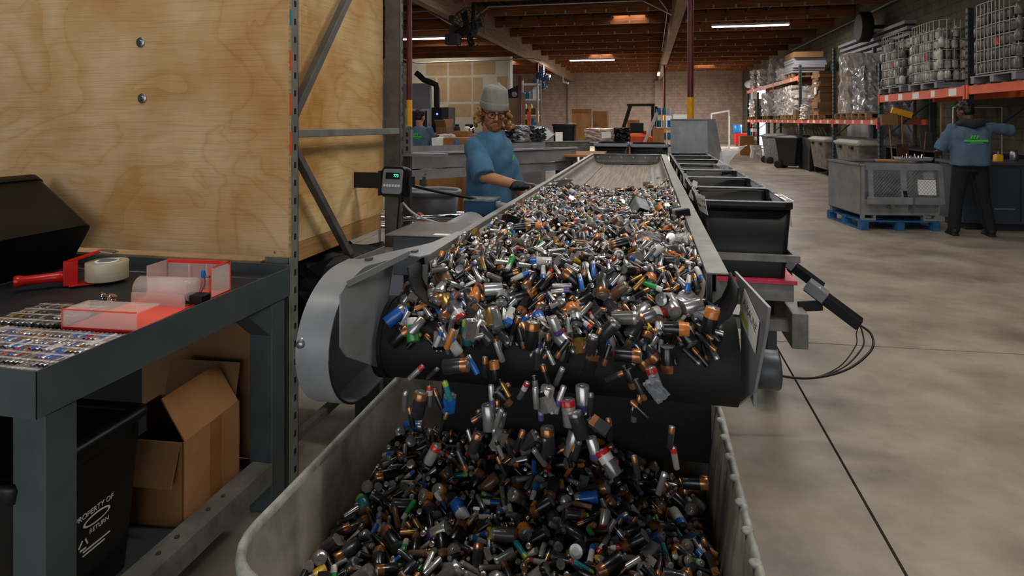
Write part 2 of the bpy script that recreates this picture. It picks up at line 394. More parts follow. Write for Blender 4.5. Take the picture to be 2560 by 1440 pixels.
# ---- ceiling: deck, joists, girders, purlin hangers
ceil = struct('ceiling')
MB().b2((XL, YF, ZR), (XR + .25, YB + .25, ZR + .15)).build('roof_deck', M['roof'], ceil)
spans = ((XL, -5.42), (-5.18, .68), (.92, XR))
JY = [-5.2 + 2.44 * k for k in range(21)]
for a, b in spans:
    me = None
    for y in JY:
        if y > YB - .2: continue
        if me is None:
            o = MB().box((0, 0, 0), (b - a, .1, .34)).build('joist', M['joist'], ceil); me = o.data
        else:
            o = bpy.data.objects.new('joist', me); col.objects.link(o); o.parent = ceil
        o.location = ((a + b) / 2, y, ZR - .18)
hb = MB()
for a, b in spans[1:]:
    n = int((b - a) / .61)
    for y in JY:
        if y < 14 or y > 45: continue
        for k in range(1, n + 1):
            x = a + k * .61 - .3
            hb.box((x, y - .06, ZR - .3), (.045, .03, .09)); hb.b2((x - .02, y - 2.34, ZR - .1), (x + .02, y - .06, ZR), 1)
o = hb.build('purlin_and_hanger', [M['galv'], M['roof']], ceil, fix=False); o['kind'] = 'stuff'
for x in (-5.3, .8):
    MB().b2((x - .12, YF, 4.32), (x + .12, YB, ZR)).build('girder', M['girder'], ceil)
def skylight(c, sx, sy, n):
    w = struct('window_%d' % n)
    x, y = c
    MB().b2((x - sx / 2, y - sy / 2, ZR - .02), (x + sx / 2, y + sy / 2, ZR - .005)).build('skylight_panel', M['sky'], w)
    mb = MB()
    for s in (-1, 1):
        mb.b2((x + s * sx / 2 - .04, y - sy / 2 - .04, ZR - .14), (x + s * sx / 2 + .04, y + sy / 2 + .04, ZR))
        mb.b2((x - sx / 2, y + s * sy / 2 - .04, ZR - .14), (x + sx / 2, y + s * sy / 2 + .04, ZR))
    mb.build('skylight_frame', M['joist'], w)
skylight((-.6, 21.95), 1.1, 1.6, 1); skylight((-8.2, 25.2), 2.4, 1.6, 2); skylight((-8.8, 36.4), 2.6, 1.6, 3)
skylight((3.4, 41.5), 1.2, 1.6, 4); skylight((-2.4, 34.0), 1.2, 1.6, 5)

# ---- columns
def column(x, y, lab):
    t = thing('pipe_column', lab, 'column', (x, y, 0))
    part('upper_shaft', MB().cyl((0, 0, 2.0), (0, 0, 4.32), .062, n=18), M['colred'], t)
    part('yellow_sleeve', MB().cyl((0, 0, .02), (0, 0, 2.0), .066, n=18), M['yellow'], t)
    part('base_plate', MB().b2((-.15, -.15, 0), (.15, .15, .02)), M['colred'], t)
    part('cap_plate', MB().b2((-.12, -.2, 4.29), (.12, .2, 4.32)), M['colred'], t)
column(.82, 13.1, 'red steel pipe column with yellow base behind the grey hopper')
column(.8, 33.2, 'far red and yellow pipe column before the pale notice board')
column(-5.25, 13.6, 'red steel pipe column with yellow base beside the left worker')
column(-5.25, 30.6, 'slim dark red pipe column carrying the small blue fan')

# ---- strip lights (each with its own light)
def strip(c, L, lab, rz=0, w=1.0, drop=.35):
    t = thing('strip_light', lab, 'light', c, rz, 'ceiling strip lights')
    part('housing', MB().b2((-L / 2, -.07, .02), (L / 2, .07, .09)), M['white'], t)
    for s in (-1, 1):
        part('tube', MB().cyl((-L / 2 + .03, s * .035, 0), (L / 2 - .03, s * .035, 0), .02, n=10), M['lamp'], t)
    for s in (-1, 1): part('hanger', MB().cyl((s * (L / 2 - .2), 0, .09), (s * (L / 2 - .2), 0, .09 + drop), .004, n=6), M['galv'], t)
    li = bpy.data.lights.new('strip_glow', 'AREA'); li.shape = 'RECTANGLE'; li.size = L; li.size_y = .12; li.energy = LAMP_W * w; li.color = LAMP_COL
    lo = bpy.data.objects.new('strip_glow', li); col.objects.link(lo); lo.parent = t; lo.location = (0, 0, -.05)
p = atD(1875, 65, 20.7); strip(p, 2.4, 'long white strip light over the rack aisle', 0, 5)
p = atD(1480, 151, 32.5); strip(p, 2.3, 'short-looking strip light far down between the girders', 0, 20)
p = atD(1062, 97, 24.0); strip(p, 2.4, 'strip light beside the red column and black fan', 0, 3.5)
p = atX(1645, 192, .6); strip((.6, 38.0, 4.2), 2.3, 'strip light seen end on under the right girder', R(90), 24, .12)
for k, (x, y, w) in enumerate(((-1.7, .9, 1.15), (1.6, 2.4, 2.8), (1.8, 6.2, 2.0), (-2.9, 5.6, 1.2), (-.4, 6.6, 1.0), (2.0, 10.4, 1.0), (-3.0, 11.5, 1.4), (-8.5, 9.5, 2.0), (1.5, 14.6, 2.0), (-2.5, 15.0, 2.5))):  # lamps out of view, added to fill the near area with light
    strip((x, y, 4.6), 2.4, 'added unseen strip light high above conveyor, bench and aisle', 0, w)
sun = bpy.data.lights.new('sun', 'SUN'); sun.energy = 14; sun.angle = R(.6); sun.color = (1, .93, .82)
so = bpy.data.objects.new('sun', sun); col.objects.link(so); so.rotation_euler = Vector((-.62, -.62, -.48)).to_track_quat('-Z', 'Y').to_euler()

# ---- conduits and pipes under the joists
def q5(x, y): return 1000 + x / 3.4286, y / 3.4286
def pipe(pts, r, lab, m='galv', name='conduit'):
    return tag(MB().tube(pts, r, 8).build(name, M[m]), lab, 'pipe')
pipe([atY(*q5(x, y), 17.0) for x, y in ((560, 215), (760, 58), (2080, 5), (2330, 130))], .02, 'thin grey conduit looping under the near joists')
pipe([atY(*q5(x, y), 16.0) for x, y in ((-60, 112), (235, 92), (440, 212))], .02, 'thin grey conduit bending beside the black fan')
pipe([atY(*q5(x, y), 25.12) for x, y in ((20, 508), (150, 540), (950, 508), (1120, 500), (1210, 520))], .025, 'white pipe running above the drywall partition')
pipe([(-.0 + .3, y, 4.7) for y in (15.2, 17.2)] + [(.55, 19, 4.72), (.62, 30, 4.7)], .016, 'thin cable tray line beside the right girder')

# ---- drywall partition far left, white office wall
PY = 25.2
w = struct('wall_partition')
a = atY(1045, 160, PY); b = atY(1275, 148, PY)
def P1(x, y): return atY(1000 + x / 7.2, 140 + y / 7.2, PY)
MB().b2((a.x - .4, PY, 0), (b.x, PY + .15, 4.1)).build('partition_frame', M['drywall'], w)
MB().b2((b.x, PY - .02, 0), (b.x + .07, PY + .17, 4.1)).build('corner_bead', M['white'], w)
for x0, y0, x1, y1 in ((470, 120, 845, 345), (885, 115, 1280, 345), (1322, 105, 1712, 325), (680, 390, 845, 815), (890, 390, 1285, 815), (1310, 385, 1490, 815), (1745, 370, 1930, 800),
                       (470, 390, 640, 520), (870, 865, 1278, 1090), (1320, 860, 1720, 1180), (1760, 850, 1930, 1180)):
    p, q = P1(x0, y0), P1(x1, y1)
    MB().b2((p.x, PY - .006, q.z), (q.x, PY, p.z)).build('drywall_panel', M['drypaper'], w)
w = struct('wall_office')
a = atY(1008, 205, 20.0); b = atY(1076, 215, 20.0)
MB().b2((a.x - 1.5, 20, 0), (b.x, 20.12, a.z - .05)).build('office_wall', M['lightgrey'], w)
p, q = atY(1014, 272, 19.98), atY(1052, 330, 19.98)
MB().b2((p.x, 19.95, .9), (q.x + .3, 19.99, p.z)).build('window_frame', M['white'], w)
MB().b2((p.x + .07, 19.94, .95), (q.x + .23, 19.96, p.z - .07)).build('window_pane', M['bluesteel'], w)
# ================================================================ FOREGROUND LEFT: bench, plywood enclosure, rack frame
BX, BY0, BY1, BZ = -1.44, 1.267, 2.385, .945
t = thing('workbench', 'dark painted steel workbench with raised tray edge beside plywood panel', 'workbench', (-2.0, 1.8, 0))
P('tabletop', MB().b2((-2.75, BY0 + .004, .885), (BX - .004, BY1 - .004, .915)), M['benchtop'])
P('front_apron', MB().b2((BX - .004, BY0, .828), (BX, BY1, BZ)), M['bench'], .001)
P('end_apron', MB().b2((-2.75, BY0, .828), (BX, BY0 + .004, BZ)), M['bench'], .001)
P('back_lip', MB().b2((-2.75, BY1 - .004, .828), (BX, BY1, BZ + .01)), M['bench'], .001)
for y in (BY0 + .03, BY1 - .12):
    P('leg', MB().b2((BX - .105, y, .0), (BX - .005, y + .09, .845)), M['bench'], .004)
P('leg', MB().b2((-2.7, BY0 + .03, 0), (-2.6, BY0 + .12, .845)), M['bench'], .004)
P('leg', MB().b2((-2.7, BY1 - .12, 0), (-2.6, BY1 - .03, .845)), M['bench'], .004)
P('gusset', MB().prism([(BX - .1, BY1 - .12, .845), (BX - .1, BY1 - .30, .845), (BX - .1, BY1 - .12, .7)], (.09, 0, 0)), M['bench'])
lr = P('lower_rail', MB().b2((BX - .09, BY0 + .12, .165), (BX - .006, BY1 - .12, .20)), M['steelw'], .002)
P('rail_flange', MB().b2((BX - .008, BY0 + .12, .12), (BX - .004, BY1 - .12, .20)), M['steelw'])
for y in (1.72, 1.80, 1.95, 2.03):
    P('rail_screw', MB().cyl((BX - .05, y, .2), (BX - .05, y, .204), .008, n=10), M['rust'], par=lr)
P('dark_backing', MB().b2((-2.7, BY1 - .03, .2), (-1.9, BY1 - .02, .828)), M['black2'])  # dark panel added so the space under the bench stays black
P('lower_shelf', MB().b2((-2.7, BY0 + .05, .15), (BX - .09, BY1 - .05, .165)), M['steeld'])

# ---- plywood enclosure
FX = -1.457
t = thing('plywood_enclosure', 'tall plywood-sided enclosure fitted inside the grey rack frame', 'enclosure', (-2.2, 2.9, 0))
P('front_panel', MB().b2((-3.4, 2.40, .98), (FX, 2.418, 3.4)), M['ply'])
P('panel_edge_ply', MB().b2((FX, 2.401, .98), (FX + .003, 2.417, 3.4)), M['plyedge'])
P('side_panel', MB().b2((-1.60, 2.46, 1.30), (-1.585, 3.66, 3.4)), M['ply2'])
P('side_panel_lower', MB().b2((-1.585, 2.46, .99), (-1.572, 3.64, 1.42)), M['ply2'])
P('bottom_board', MB().b2((-1.605, 2.46, .90), (-1.57, 2.92, .988)), M['ledger'], .001)
P('bottom_board', MB().b2((-1.605, 2.923, .90), (-1.57, 3.60, .988)), M['ledger'], .001)
P('floor_panel', MB().b2((-3.3, 2.44, .93), (-1.61, 3.64, .95)), M['ply2'])
for px, py in ((352, 106), (356, 246)):
    c = atY(px, py, 2.40)
    bo = P('carriage_bolt', MB().lathe([(.0, -.008), (.011, -.008), (.012, -.003), (.012, 0)], (c.x, c.y, c.z), 12, axis='y'), M['zinc'])
    P('fender_washer', MB().lathe([(.005, -.0035), (.021, -.0035), (.022, -.002), (.022, 0)], (c.x, c.y, c.z), 24, axis='y'), M['zinc'], par=bo)
    P('bolt_nut', MB().lathe([(.0095, -.013), (.0095, -.0035)], (c.x, c.y, c.z), 6, axis='y'), M['steeld'], par=bo)
for x, z in ((-2.55, 1.0), (-1.52, 1.0)):
    P('screw', MB().cyl((x, 2.398, z), (x, 2.401, z), .005, n=10), M['zinc'])

# ---- pallet rack frame
t = thing('pallet_rack', 'grey slotted pallet rack upright frame with diagonal braces on plywood', 'rack', (-1.45, 2.9, 0))
UX0, UX1 = -1.568, -1.47
def slotted(y, d):
    u = P('upright', MB().b2((UX0, y, 0), (UX0 + .004, y + d, 3.4)).b2((UX0, y, 0), (UX1, y + .004, 3.4)).b2((UX1 - .004, y, 0), (UX1, y + d, 3.4)).b2((UX0, y + d - .004, 0), (UX1, y + d, 3.4)), M['racklit'] if d > .06 else M['rack'])  # rear upright takes the shaded copy of the grey
    mb = MB()
    for k in range(44):
        z = .05 + k * .0762
        mb.b2((UX1 - .0005, y + d * .58, z), (UX1 + .0008, y + d * .78, z + .026))
    o = P('slot_row', mb, M['slot'], par=u); o['kind'] = 'stuff'
    P('foot_plate', MB().b2((UX0 - .02, y - .02, 0), (UX1 + .03, y + d + .03, .008)), M['rack'], par=u)
slotted(2.42, .08); slotted(3.65, .055)
BXc = -1.50
P('diagonal_brace', MB().bar((BXc, 2.50, 1.56), (BXc, 3.68, 2.95), .035, .04), M['rack'], .003)
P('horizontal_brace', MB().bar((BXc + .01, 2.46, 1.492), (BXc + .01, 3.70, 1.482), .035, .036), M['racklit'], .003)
P('diagonal_brace', MB().bar((BXc, 2.49, 1.45), (BXc, 3.68, .18), .035, .035), M['rack'], .003)
P('bottom_brace', MB().bar((BXc, 2.50, .17), (BXc, 3.66, .17), .035, .036), M['rack'], .003)
for y0, y1, m in ((25, 65, 'teal'), (128, 177, 'orange'), (234, 288, 'orange'), (330, 386, 'orange')):
    p, q = atY(722, y0, 2.419), atY(722, y1, 2.419)
    P('beam_clip', MB().b2((-1.464, 2.4185, q.z), (-1.4575, 2.4215, p.z)), M[m])
    P('beam_clip', MB().b2((-1.4545, 2.405, q.z), (-1.452, 2.4185, p.z)), M[m])

# ---- tilted black tote on the bench leaning on the plywood
t = thing('storage_tote', 'black plastic tote tipped on its side against the plywood on bench', 'tote', (0, 0, 0))
def tote_parts(t, hx, hy, h, M_body, m_rim, ribs=True, hollow=True):
    part('tub', MB().rbox_rings((0, 0, 0), [(0, hx * .86, hy * .86, .03), (h, hx * .97, hy * .97, .04), (h, hx * .94, hy * .94, .04), (.012, hx * .83, hy * .83, .03)]), M_body, t)
    part('rim', MB().rbox_rings((0, 0, 0), [(h - .035, hx * .985, hy * .985, .05), (h - .03, hx, hy, .05), (h, hx, hy, .05), (h + .004, hx * .985, hy * .985, .05), (h + .004, hx * .94, hy * .94, .04), (h - .02, hx * .935, hy * .935, .04)], caps=False), m_rim, t)
    if ribs:
        for s in (-1, 1):
            for k in range(4):
                part('rib', MB().b2((s * hx * .9, -hy * .55 + k * hy * .36, .05), (s * hx * .975, -hy * .55 + k * hy * .36 + .012, h - .04)), M_body, t)
tote_parts(t, .13, .25, .36, M['black'], M['black'], False)
t.matrix_basis = Matrix(((.53, 0, -.85, -2.385), (0, 1, 0, 2.09), (.85, 0, .53, 1.012), (0, 0, 0, 1)))

# ---- red tape gun with tan tape roll
c = Vector((-2.157, 2.033, 0))
t = thing('tape_dispenser', 'red metal tape gun lying on the dark bench top', 'tape dispenser', (c.x, c.y, .916), R(45))
t.scale = (1.45,) * 3
part('handle', MB().lathe([(.012, 0), (.015, .004), (.0155, .012), (.012, .02), (.0125, .085), (.016, .10), (.013, .104)], (-.115, 0, .028), 16, axis='x'), M['redpaint'], t)
part('frame_plate', MB().b2((-.012, -.014, .004), (.02, .014, .066)).b2((.0, -.03, .004), (.105, .03, .007)), M['redpaint'], t, .002)
part('upper_arm', MB().bar((.0, 0, .066), (.075, .028, .082), .02, .004), M['redpaint'], t)
part('cutter_blade', MB().bar((.075, .028, .082), (.105, .01, .076), .03, .002), M['zinc'], t)
part('hub', MB().lathe([(.024, 0), (.027, .004), (.027, .046), (.02, .05), (.006, .05)], (.085, 0, .008), 20), M['greyrim'], t)
tr = thing('tape_roll', 'roll of tan packing tape loaded on the red tape gun', 'tape', (c.x, c.y, .916), R(45))
tr.scale = (1.45,) * 3
part('tape_coil', MB().lathe([(.028, .0), (.05, 0), (.051, .002), (.051, .046), (.05, .048), (.028, .048), (.028, 0)], (.085, 0, .009), 36, caps=False), M['tape'], tr)
part('core', MB().lathe([(.0265, .001), (.0285, .001), (.0285, .05), (.0265, .05), (.0265, .001)], (.085, 0, .009), 30, caps=False), M['paper'], tr)

# ---- clear and red acrylic taping jig
A = atZ(185, 800, .93); B = atZ(310, 828, .93); D = atZ(360, 652, 1.0); E_ = atZ(530, 700, .98)
t = thing('acrylic_jig', 'clear and red acrylic battery taping jig at the bench edge', 'jig', (0, 0, 0))
t.location = (-1.615, 1.845, .916); t.rotation_euler = (0, 0, R(3))
hx, hy = .125, .235
part('red_base', MB().b2((-hx, -hy, 0), (hx, hy, .006)), M['redacryl'], t)
part('base_frame', MB().b2((-hx, -hy, 0), (hx, -hy + .006, .012)).b2((hx - .006, -hy, 0), (hx, hy, .012)), M['red'], t)
part('front_cover', MB().b2((-hx, -hy, .012), (hx, -hy + .004, .062)).b2((-hx, -hy, .06), (hx, -hy + .10, .064)).b2((-hx, -hy, .012), (-hx + .004, -hy + .1, .06)), M['acryl'], t)
part('cover_edge', MB().b2((-hx - .001, -hy - .001, .006), (-hx + .003, -hy + .003, .066)).b2((-hx, -hy - .001, .062), (hx, -hy + .002, .066)), M['redacryl'], t)
pts = []
part('roller_tube', MB().lathe([(.038, -.1), (.04, -.1), (.04, .1), (.038, .1), (.038, -.1)], (0, .06, .055), 28, axis='x', caps=False).lathe([(.0, 0), (.042, 0), (.042, .004), (0, .004)], (.1, .06, .055), 28, axis='x'), M['acryl'], t)
part('tube_cradle', MB().b2((-.1, .015, .006), (.1, .019, .05)).b2((-.1, .1, .006), (.1, .104, .06)), M['acryl'], t)
part('side_wall', MB().b2((-hx, .12, .006), (-hx + .004, hy, .115)), M['acryl'], t)
part('side_wall', MB().b2((hx - .004, .12, .006), (hx, hy, .115)), M['acryl'], t)
part('back_wall', MB().b2((-hx, hy - .004, .006), (hx, hy, .105)).b2((-.03, hy - .02, .006), (-.027, hy, .105)).b2((.04, hy - .02, .006), (.043, hy, .105)), M['acryl'], t)
part('top_edge', MB().b2((-hx, hy - .012, .105), (hx, hy, .116)).b2((hx - .006, hy - .1, .111), (hx, hy, .116)), M['red'], t)
part('side_edge', MB().b2((hx - .005, .118, .006), (hx + .001, .122, .116)).b2((hx - .004, hy - .002, .006), (hx + .001, hy + .002, .116)), M['redacryl'], t)
bh = part('battery_holder', MB().b2((.075, .035, .012), (.15, .085, .042)), M['black'], t, .004)
put(MB().tube([(.11, .08, .04), (.105, .1, .07), (.1, .115, .085)], .0018, 6).build('red_wire', M['redpaint']), bh)
put(MB().tube([(.115, .08, .04), (.118, .1, .065), (.103, .117, .085)], .0018, 6).build('black_wire', M['cable']), bh)
part('blue_connector', MB().cyl((.1, .116, .082), (.1, .116, .108), .007, n=12).cyl((.1, .116, .09), (.1, .116, .096), .009, n=12), M['blue'], t)
part('thumb_screw', MB().cyl((.112, .112, .088), (.125, .112, .088), .004, n=10), M['zinc'], t)

# ---- things under the bench
t = thing('cardboard_box', 'open brown cardboard box with raised flap on the bench shelf', 'box', (-1.72, 2.045, .166), R(4))
bx, by, bz, th = .17, .17, .29, .005
part('box_wall', MB().b2((bx - th, -by, 0), (bx, by, bz)), M['card'], t)
part('box_wall', MB().b2((-bx, -by, 0), (-bx + th, by, bz)), M['card'], t)
part('box_wall', MB().b2((-bx, -by, 0), (bx, -by + th, bz)), M['card'], t)
part('box_wall', MB().b2((-bx, by - th, 0), (bx, by, bz)), M['card'], t)
part('box_bottom', MB().b2((-bx, -by, 0), (bx, by, th)), M['card'], t)
part('raised_flap', MB().bar((bx - .002, 0, bz), (bx - .09, 0, bz + .14), .32, .005, up=(1, 0, 1)), M['card'], t)
part('side_flap', MB().bar((.08, -by, bz), (.08, -by - .05, bz - .13), .16, .005, up=(0, 1, 1)), M['card2'], t)
part('back_flap', MB().bar((0, by, bz), (0, by + .04, bz + .13), .3, .005, up=(0, 1, 1)), M['card2'], t)
part('tape_strip', MB().b2((bx, -.02, .002), (bx + .0008, .05, bz)), M['cardtape'], t)
tt_ = t = thing('storage_tote', 'black lidded tote with white printing on the bench lower shelf', 'tote', (-1.745, 1.51, .166), R(3))
part('tub', MB().rbox_rings((0, 0, 0), [(0, .17, .19, .03), (.45, .195, .225, .03)]), M['black'], t)
part('lid', MB().rbox_rings((0, 0, 0), [(.43, .205, .235, .03), (.465, .21, .24, .03), (.48, .205, .235, .03), (.48, .175, .205, .03), (.47, .17, .2, .03)]), M['black'], t)
part('latch', MB().b2((.205, .17, .41), (.217, .205, .455)), M['black2'], t)
for s_, sz, y, z in (('PROPERTY OF', .022, .035, .262), ('RETURN', .019, .055, .205)):
    o = text('lettering', s_, sz, M['whitedot'], Matrix())
    o.parent = t; o.matrix_parent_inverse = Matrix(); o.matrix_basis = basis((.1705 + z * .0556 + .002, y, z), (0, 1, 0), (.0556, 0, 1))
o = MB()
part('printed_emblem', MB().ring_loft([[(.1855 + .016 * math.sin(a) * .0556, .045 + .05 * math.cos(a), .235 + .016 * math.sin(a)) for a in [2 * math.pi * k / 20 for k in range(20)]],
                                     [(.1858 + (.011 * math.sin(a)) * .0556, .045 + .042 * math.cos(a), .235 + .011 * math.sin(a)) for a in [2 * math.pi * k / 20 for k in range(20)]]], caps=False), M['whitedot'], t)
for k in range(3):
    a0, a1 = R(90 + 120 * k + 14), R(90 + 120 * (k + 1) - 22)
    f_ = lambda a_: (.1705 + (.18 + .016 * math.sin(a_)) * .0556 + .0015, .0 + .016 * math.cos(a_), .18 + .016 * math.sin(a_))
    if k < 2: part('print_line', MB().b2((.1795 - k * .0006, .0, .156 - k * .011), (.1805 - k * .0006, .1 - .02 * k, .160 - k * .011)), M['whitedot'], tt_)
    part('recycling_arrow', MB().bar(f_(a0), f_(a1), .0012, .005), M['whitedot'], tt_)
o = tag(MB().b2((-2.1, 2.33, .17), (-1.53, 2.336, .72)).build('cardboard_sheet', M['card2']), 'dark flat cardboard sheet standing behind the open box', 'cardboard')
t = thing('wire_basket', 'dark basket and cables tucked on the floor shelf behind bench leg', 'basket', (-1.9, 1.42, .166))
part('tub', MB().rbox_rings((0, 0, 0), [(0, .1, .09, .02), (.1, .12, .1, .02), (.1, .11, .09, .02), (.01, .09, .08, .02)]), M['black2'], t)
part('handle', MB().tube([(.12, -.06, .08), (.14, -.03, .03), (.14, .03, .03), (.12, .06, .08)], .006, 8), M['steeld'], t)

# ---- scale read-out on its arm
t = thing('scale_indicator', 'black digital scale read-out on a bracket arm by the plywood', 'scale display', (-1.31, 3.2, 1.21))
part('bracket_arm', MB().b2((-.26, .04, -.03), (-.08, .046, .055)), M['black2'], t)
part('yoke', MB().b2((-.09, -.03, -.06), (-.075, .04, .07)), M['black2'], t)
rot = Matrix.Rotation(R(-8), 4, 'Z')
case = part('case', MB().rbox_rings((0, 0, 0), [(-.045, .062, .072, .02), (-.03, .07, .08, .02), (.02, .07, .082, .02), (.04, .066, .077, .02)]), M['black'], t)
case.matrix_basis = Matrix.Translation((0, 0, .01)) @ rot @ Matrix.Rotation(R(80), 4, 'X')
face = put(MB().rbox_rings((0, 0, 0), [(.04, .06, .066, .015), (.043, .058, .064, .015)]).build('face_panel', M['greyplastic']), case)
put(MB().b2((-.04, .012, .0435), (.045, .046, .0442)).build('display_window', M['slot']), case)
o = text('display_digits', '773', .021, M['led'], Matrix()); put(o, case); o.matrix_basis = Matrix.Translation((.022, .03, .0448))
for k in range(6):
    put(MB().cyl((-.043 + k * .0172, -.022, .043), (-.043 + k * .0172, -.022, .0455), .007, n=14).build('button', M['whitedot']), case)
part('connector', MB().cyl((.02, .02, -.07), (.02, .02, -.1), .014, n=12).b2((.07, .0, -.01), (.095, .03, .04)), M['black'], t)
tag(MB().tube(spline([(-1.29, 3.22, 1.12), (-1.2, 3.2, 1.05), (-1.0, 3.1, 1.02), (-.82, 3.1, 1.02), (-.64, 3.08, 1.05)]), .006, 8).build('sensor_cable', M['cablew']), 'grey cable drooping from the scale read-out to the conveyor rail', 'cable')
tag(MB().tube(spline([(-1.22, 3.22, 1.2), (-1.14, 3.4, 1.15), (-1.02, 3.75, 1.07)]), .009, 8).build('power_cable', M['cable']), 'thick black cable running from read-out down to blue box', 'cable')
tag(MB().tube([(-1.3, 3.22, 1.11), (-1.34, 3.3, 1.02), (-1.37, 3.36, .9), (-1.38, 3.38, .5)], .005, 8).build('hanging_cable', M['cable']), 'thin black cable hanging down in front of rear rack upright', 'cable')
# ================================================================ CONVEYOR
CX0, CX1 = -.63, .196          # outer rail edges
HYc, HZc, HRr = 1.685, .945, .106   # head pulley
YE = 7.25
BELT = HZc + HRr
t = thing('belt_conveyor', 'long grey belt conveyor heaped with batteries, black belt over its head', 'conveyor', (-.23, 4.0, 0))
# belt: closed loop around head pulley and tail
prof = []
for k in range(0, 19):
    a = R(90 + 180 * k / 18); prof.append((HYc + HRr * math.cos(a), HZc + HRr * math.sin(a)))
tail = [(YE - .1 + HRr * math.cos(R(-90 + 180 * k / 12)), HZc + HRr * math.sin(R(-90 + 180 * k / 12))) for k in range(13)]
loop = prof + tail
mb = MB()
xs_b = [-.695, .214]
n = len(loop)
mb.add([(x, y, z) for x in xs_b for y, z in loop], [(i, (i + 1) % n, n + (i + 1) % n, n + i) for i in range(n)], 0, True)
cen = (HYc + YE - .1) / 2
P('belt', mb, M['rubber'])
P('belt_carry_surface', MB().b2((-.60, HYc + .05, BELT + .0005), (.145, YE - .06, BELT + .003)), M['belttop'])
P('pulley_drum', MB().cyl((-.69, HYc, HZc), (.21, HYc, HZc), HRr - .008, n=28), M['steeld'])
P('belt_edge_strip', MB().lathe([(HRr + .004, 0), (HRr + .004, .03)], (-.72, HYc, HZc), 28, axis='x'), M['rubber'])
# rails: flange, inner web
yl0, yr0 = 1.7, 1.66
P('left_rail', MB().b2((CX0, 1.70, 1.166), (CX0 + .03, YE, 1.17)).b2((CX0 + .027, 1.70, 1.10), (CX0 + .03, YE, 1.17)).b2((CX0, 1.9, 1.0), (CX0 + .003, YE, 1.17)), M['steelw'], .001)
P('right_rail', MB().b2((CX1 - .055, yr0, 1.166), (CX1, YE, 1.17)).b2((CX1 - .055, yr0, 1.09), (CX1 - .052, YE, 1.17)).b2((CX1 - .003, 1.95, 1.0), (CX1, YE, 1.17)), M['steelw'], .001)
P('rail_end_tab', MB().b2((CX0 + .02, 1.68, 1.085), (CX0 + .035, 1.683, 1.15)), M['steelw'])
P('rail_end_tab', MB().b2((CX1 - .055, 1.76, 1.06), (CX1 - .03, 1.763, 1.15)), M['steelw'])
for y in (1.85, 2.75, 3.4, 4.1, 4.9, 5.7, 6.5):
    P('rail_bolt', MB().cyl((CX0 + .03, y, 1.125), (CX0 + .036, y, 1.125), .008, n=10), M['zinc'])
    P('rail_bolt', MB().cyl((CX1 - .055, y, 1.125), (CX1 - .061, y, 1.125), .008, n=10), M['zinc'])
# curved trough liners
def trough(sx, x0, y0, y1, nm, m):
    pr = [(0, 1.155), (.004, 1.125), (.016, 1.095), (.04, 1.07), (.08, 1.058), (.12, BELT + .004)]
    return P(nm, MB().sheet([(x0 + sx * a, y0, z) for a, z in pr], (0, y1 - y0, 0), .004 * sx), m)
trough(1, CX0 + .033, 1.70, YE - .05, 'trough_liner', M['troughs'])
trough(-1, CX1 - .058, 1.62, YE - .05, 'trough_liner', M['troughs'])
# rubber lips turned up beside the head
def lip(sx, x0, y0, y1):
    pr = [(0, 1.16), (.005, 1.125), (.02, 1.092), (.05, 1.066), (.09, 1.052)]
    return P('rubber_lip', MB().sheet([(x0 + sx * a, y0, z) for a, z in pr], (0, y1 - y0, 0), .005 * sx), M['rubber'])
lip(1, CX0 + .005, 1.60, 1.72); lip(-1, CX1 + .012, 1.56, 1.72)
# end plate
P('end_plate', MB().b2((CX0 + .03, YE - .004, 1.06), (CX1 - .055, YE, 1.17)).b2((CX0, YE - .03, 1.166), (CX1, YE + .03, 1.17)).b2((CX0 + .03, YE - .012, 1.08), (CX1 - .055, YE - .004, 1.10)), M['steelw'])
for k in range(6):
    P('plate_bolt', MB().cyl((-.55 + k * .13, YE - .012, 1.135), (-.55 + k * .13, YE - .004, 1.135), .009, n=10), M['zinc'])
# left side plate at the head (X = -.72)
pl = [atX(*q, -.702) for q in ((866, 712), (852, 735), (852, 868), (868, 892), (944, 918), (985, 655), (1018, 636))]
P('left_head_plate', MB().prism(pl, (-.004, 0, 0)), M['steel'])
# right side plate and sign
pr_ = [atX(*q, .232) for q in ((1836, 678), (1920, 768), (1912, 838), (1885, 978), (1846, 1012), (1852, 860), (1850, 740))]
P('right_head_plate', MB().prism(pr_, (.006, 0, 0)), M['steel'])
P('shaft_cap', MB().lathe([(.0, 0), (.042, 0), (.045, .004), (.045, .05), (.042, .056), (0, .056)], (.245, 1.60, .962), 24, axis='x'), M['steeld'])
P('bearing_plate', MB().b2((.238, 1.56, .89), (.246, 1.68, 1.03)), M['steel'])
# chain guard on the left: rounded drum cover running back as flat top
GX0, GX1, GYc, GZc, GR, GV = -.80, -.717, 1.555, 1.0, .205, .167
arc = [(GYc + GR * math.cos(R(a)), GZc + GV * math.sin(R(a))) for a in range(90, 272, 7)]
line = [(1.62, 1.168)] + arc + [(1.75, .84), (1.85, .85)]
P('chain_guard_band', MB().sheet([(GX0, y, z) for y, z in line], (GX1 - GX0, 0, 0), .003), M['steel'])
P('chain_guard_back', MB().prism([(GX0 + .003, y, z) for y, z in line + [(1.85, 1.16)]], (.003, 0, 0)), M['steel'])
P('guard_rubber_edge', MB().tube([(GX1 + .001, y, z) for y, z in arc[13:]], .0035, 6), M['rubber'])
P('guard_top_plate', MB().prism([(-.80, 1.56, 1.166), (-.722, 1.735, 1.168), (-.667, 1.835, 1.17), (-.65, 1.88, 1.17), (-.632, 2.08, 1.17), (-.60, 2.08, 1.17), (-.60, 1.71, 1.17), (-.615, 1.675, 1.17), (-.655, 1.69, 1.17), (-.717, 1.56, 1.166)], (0, 0, .003)), M['steel'])
P('guard_flange', MB().bar(atX(868, 710, -.702), (-.655, 1.70, 1.175), .003, .016), M['steel'])
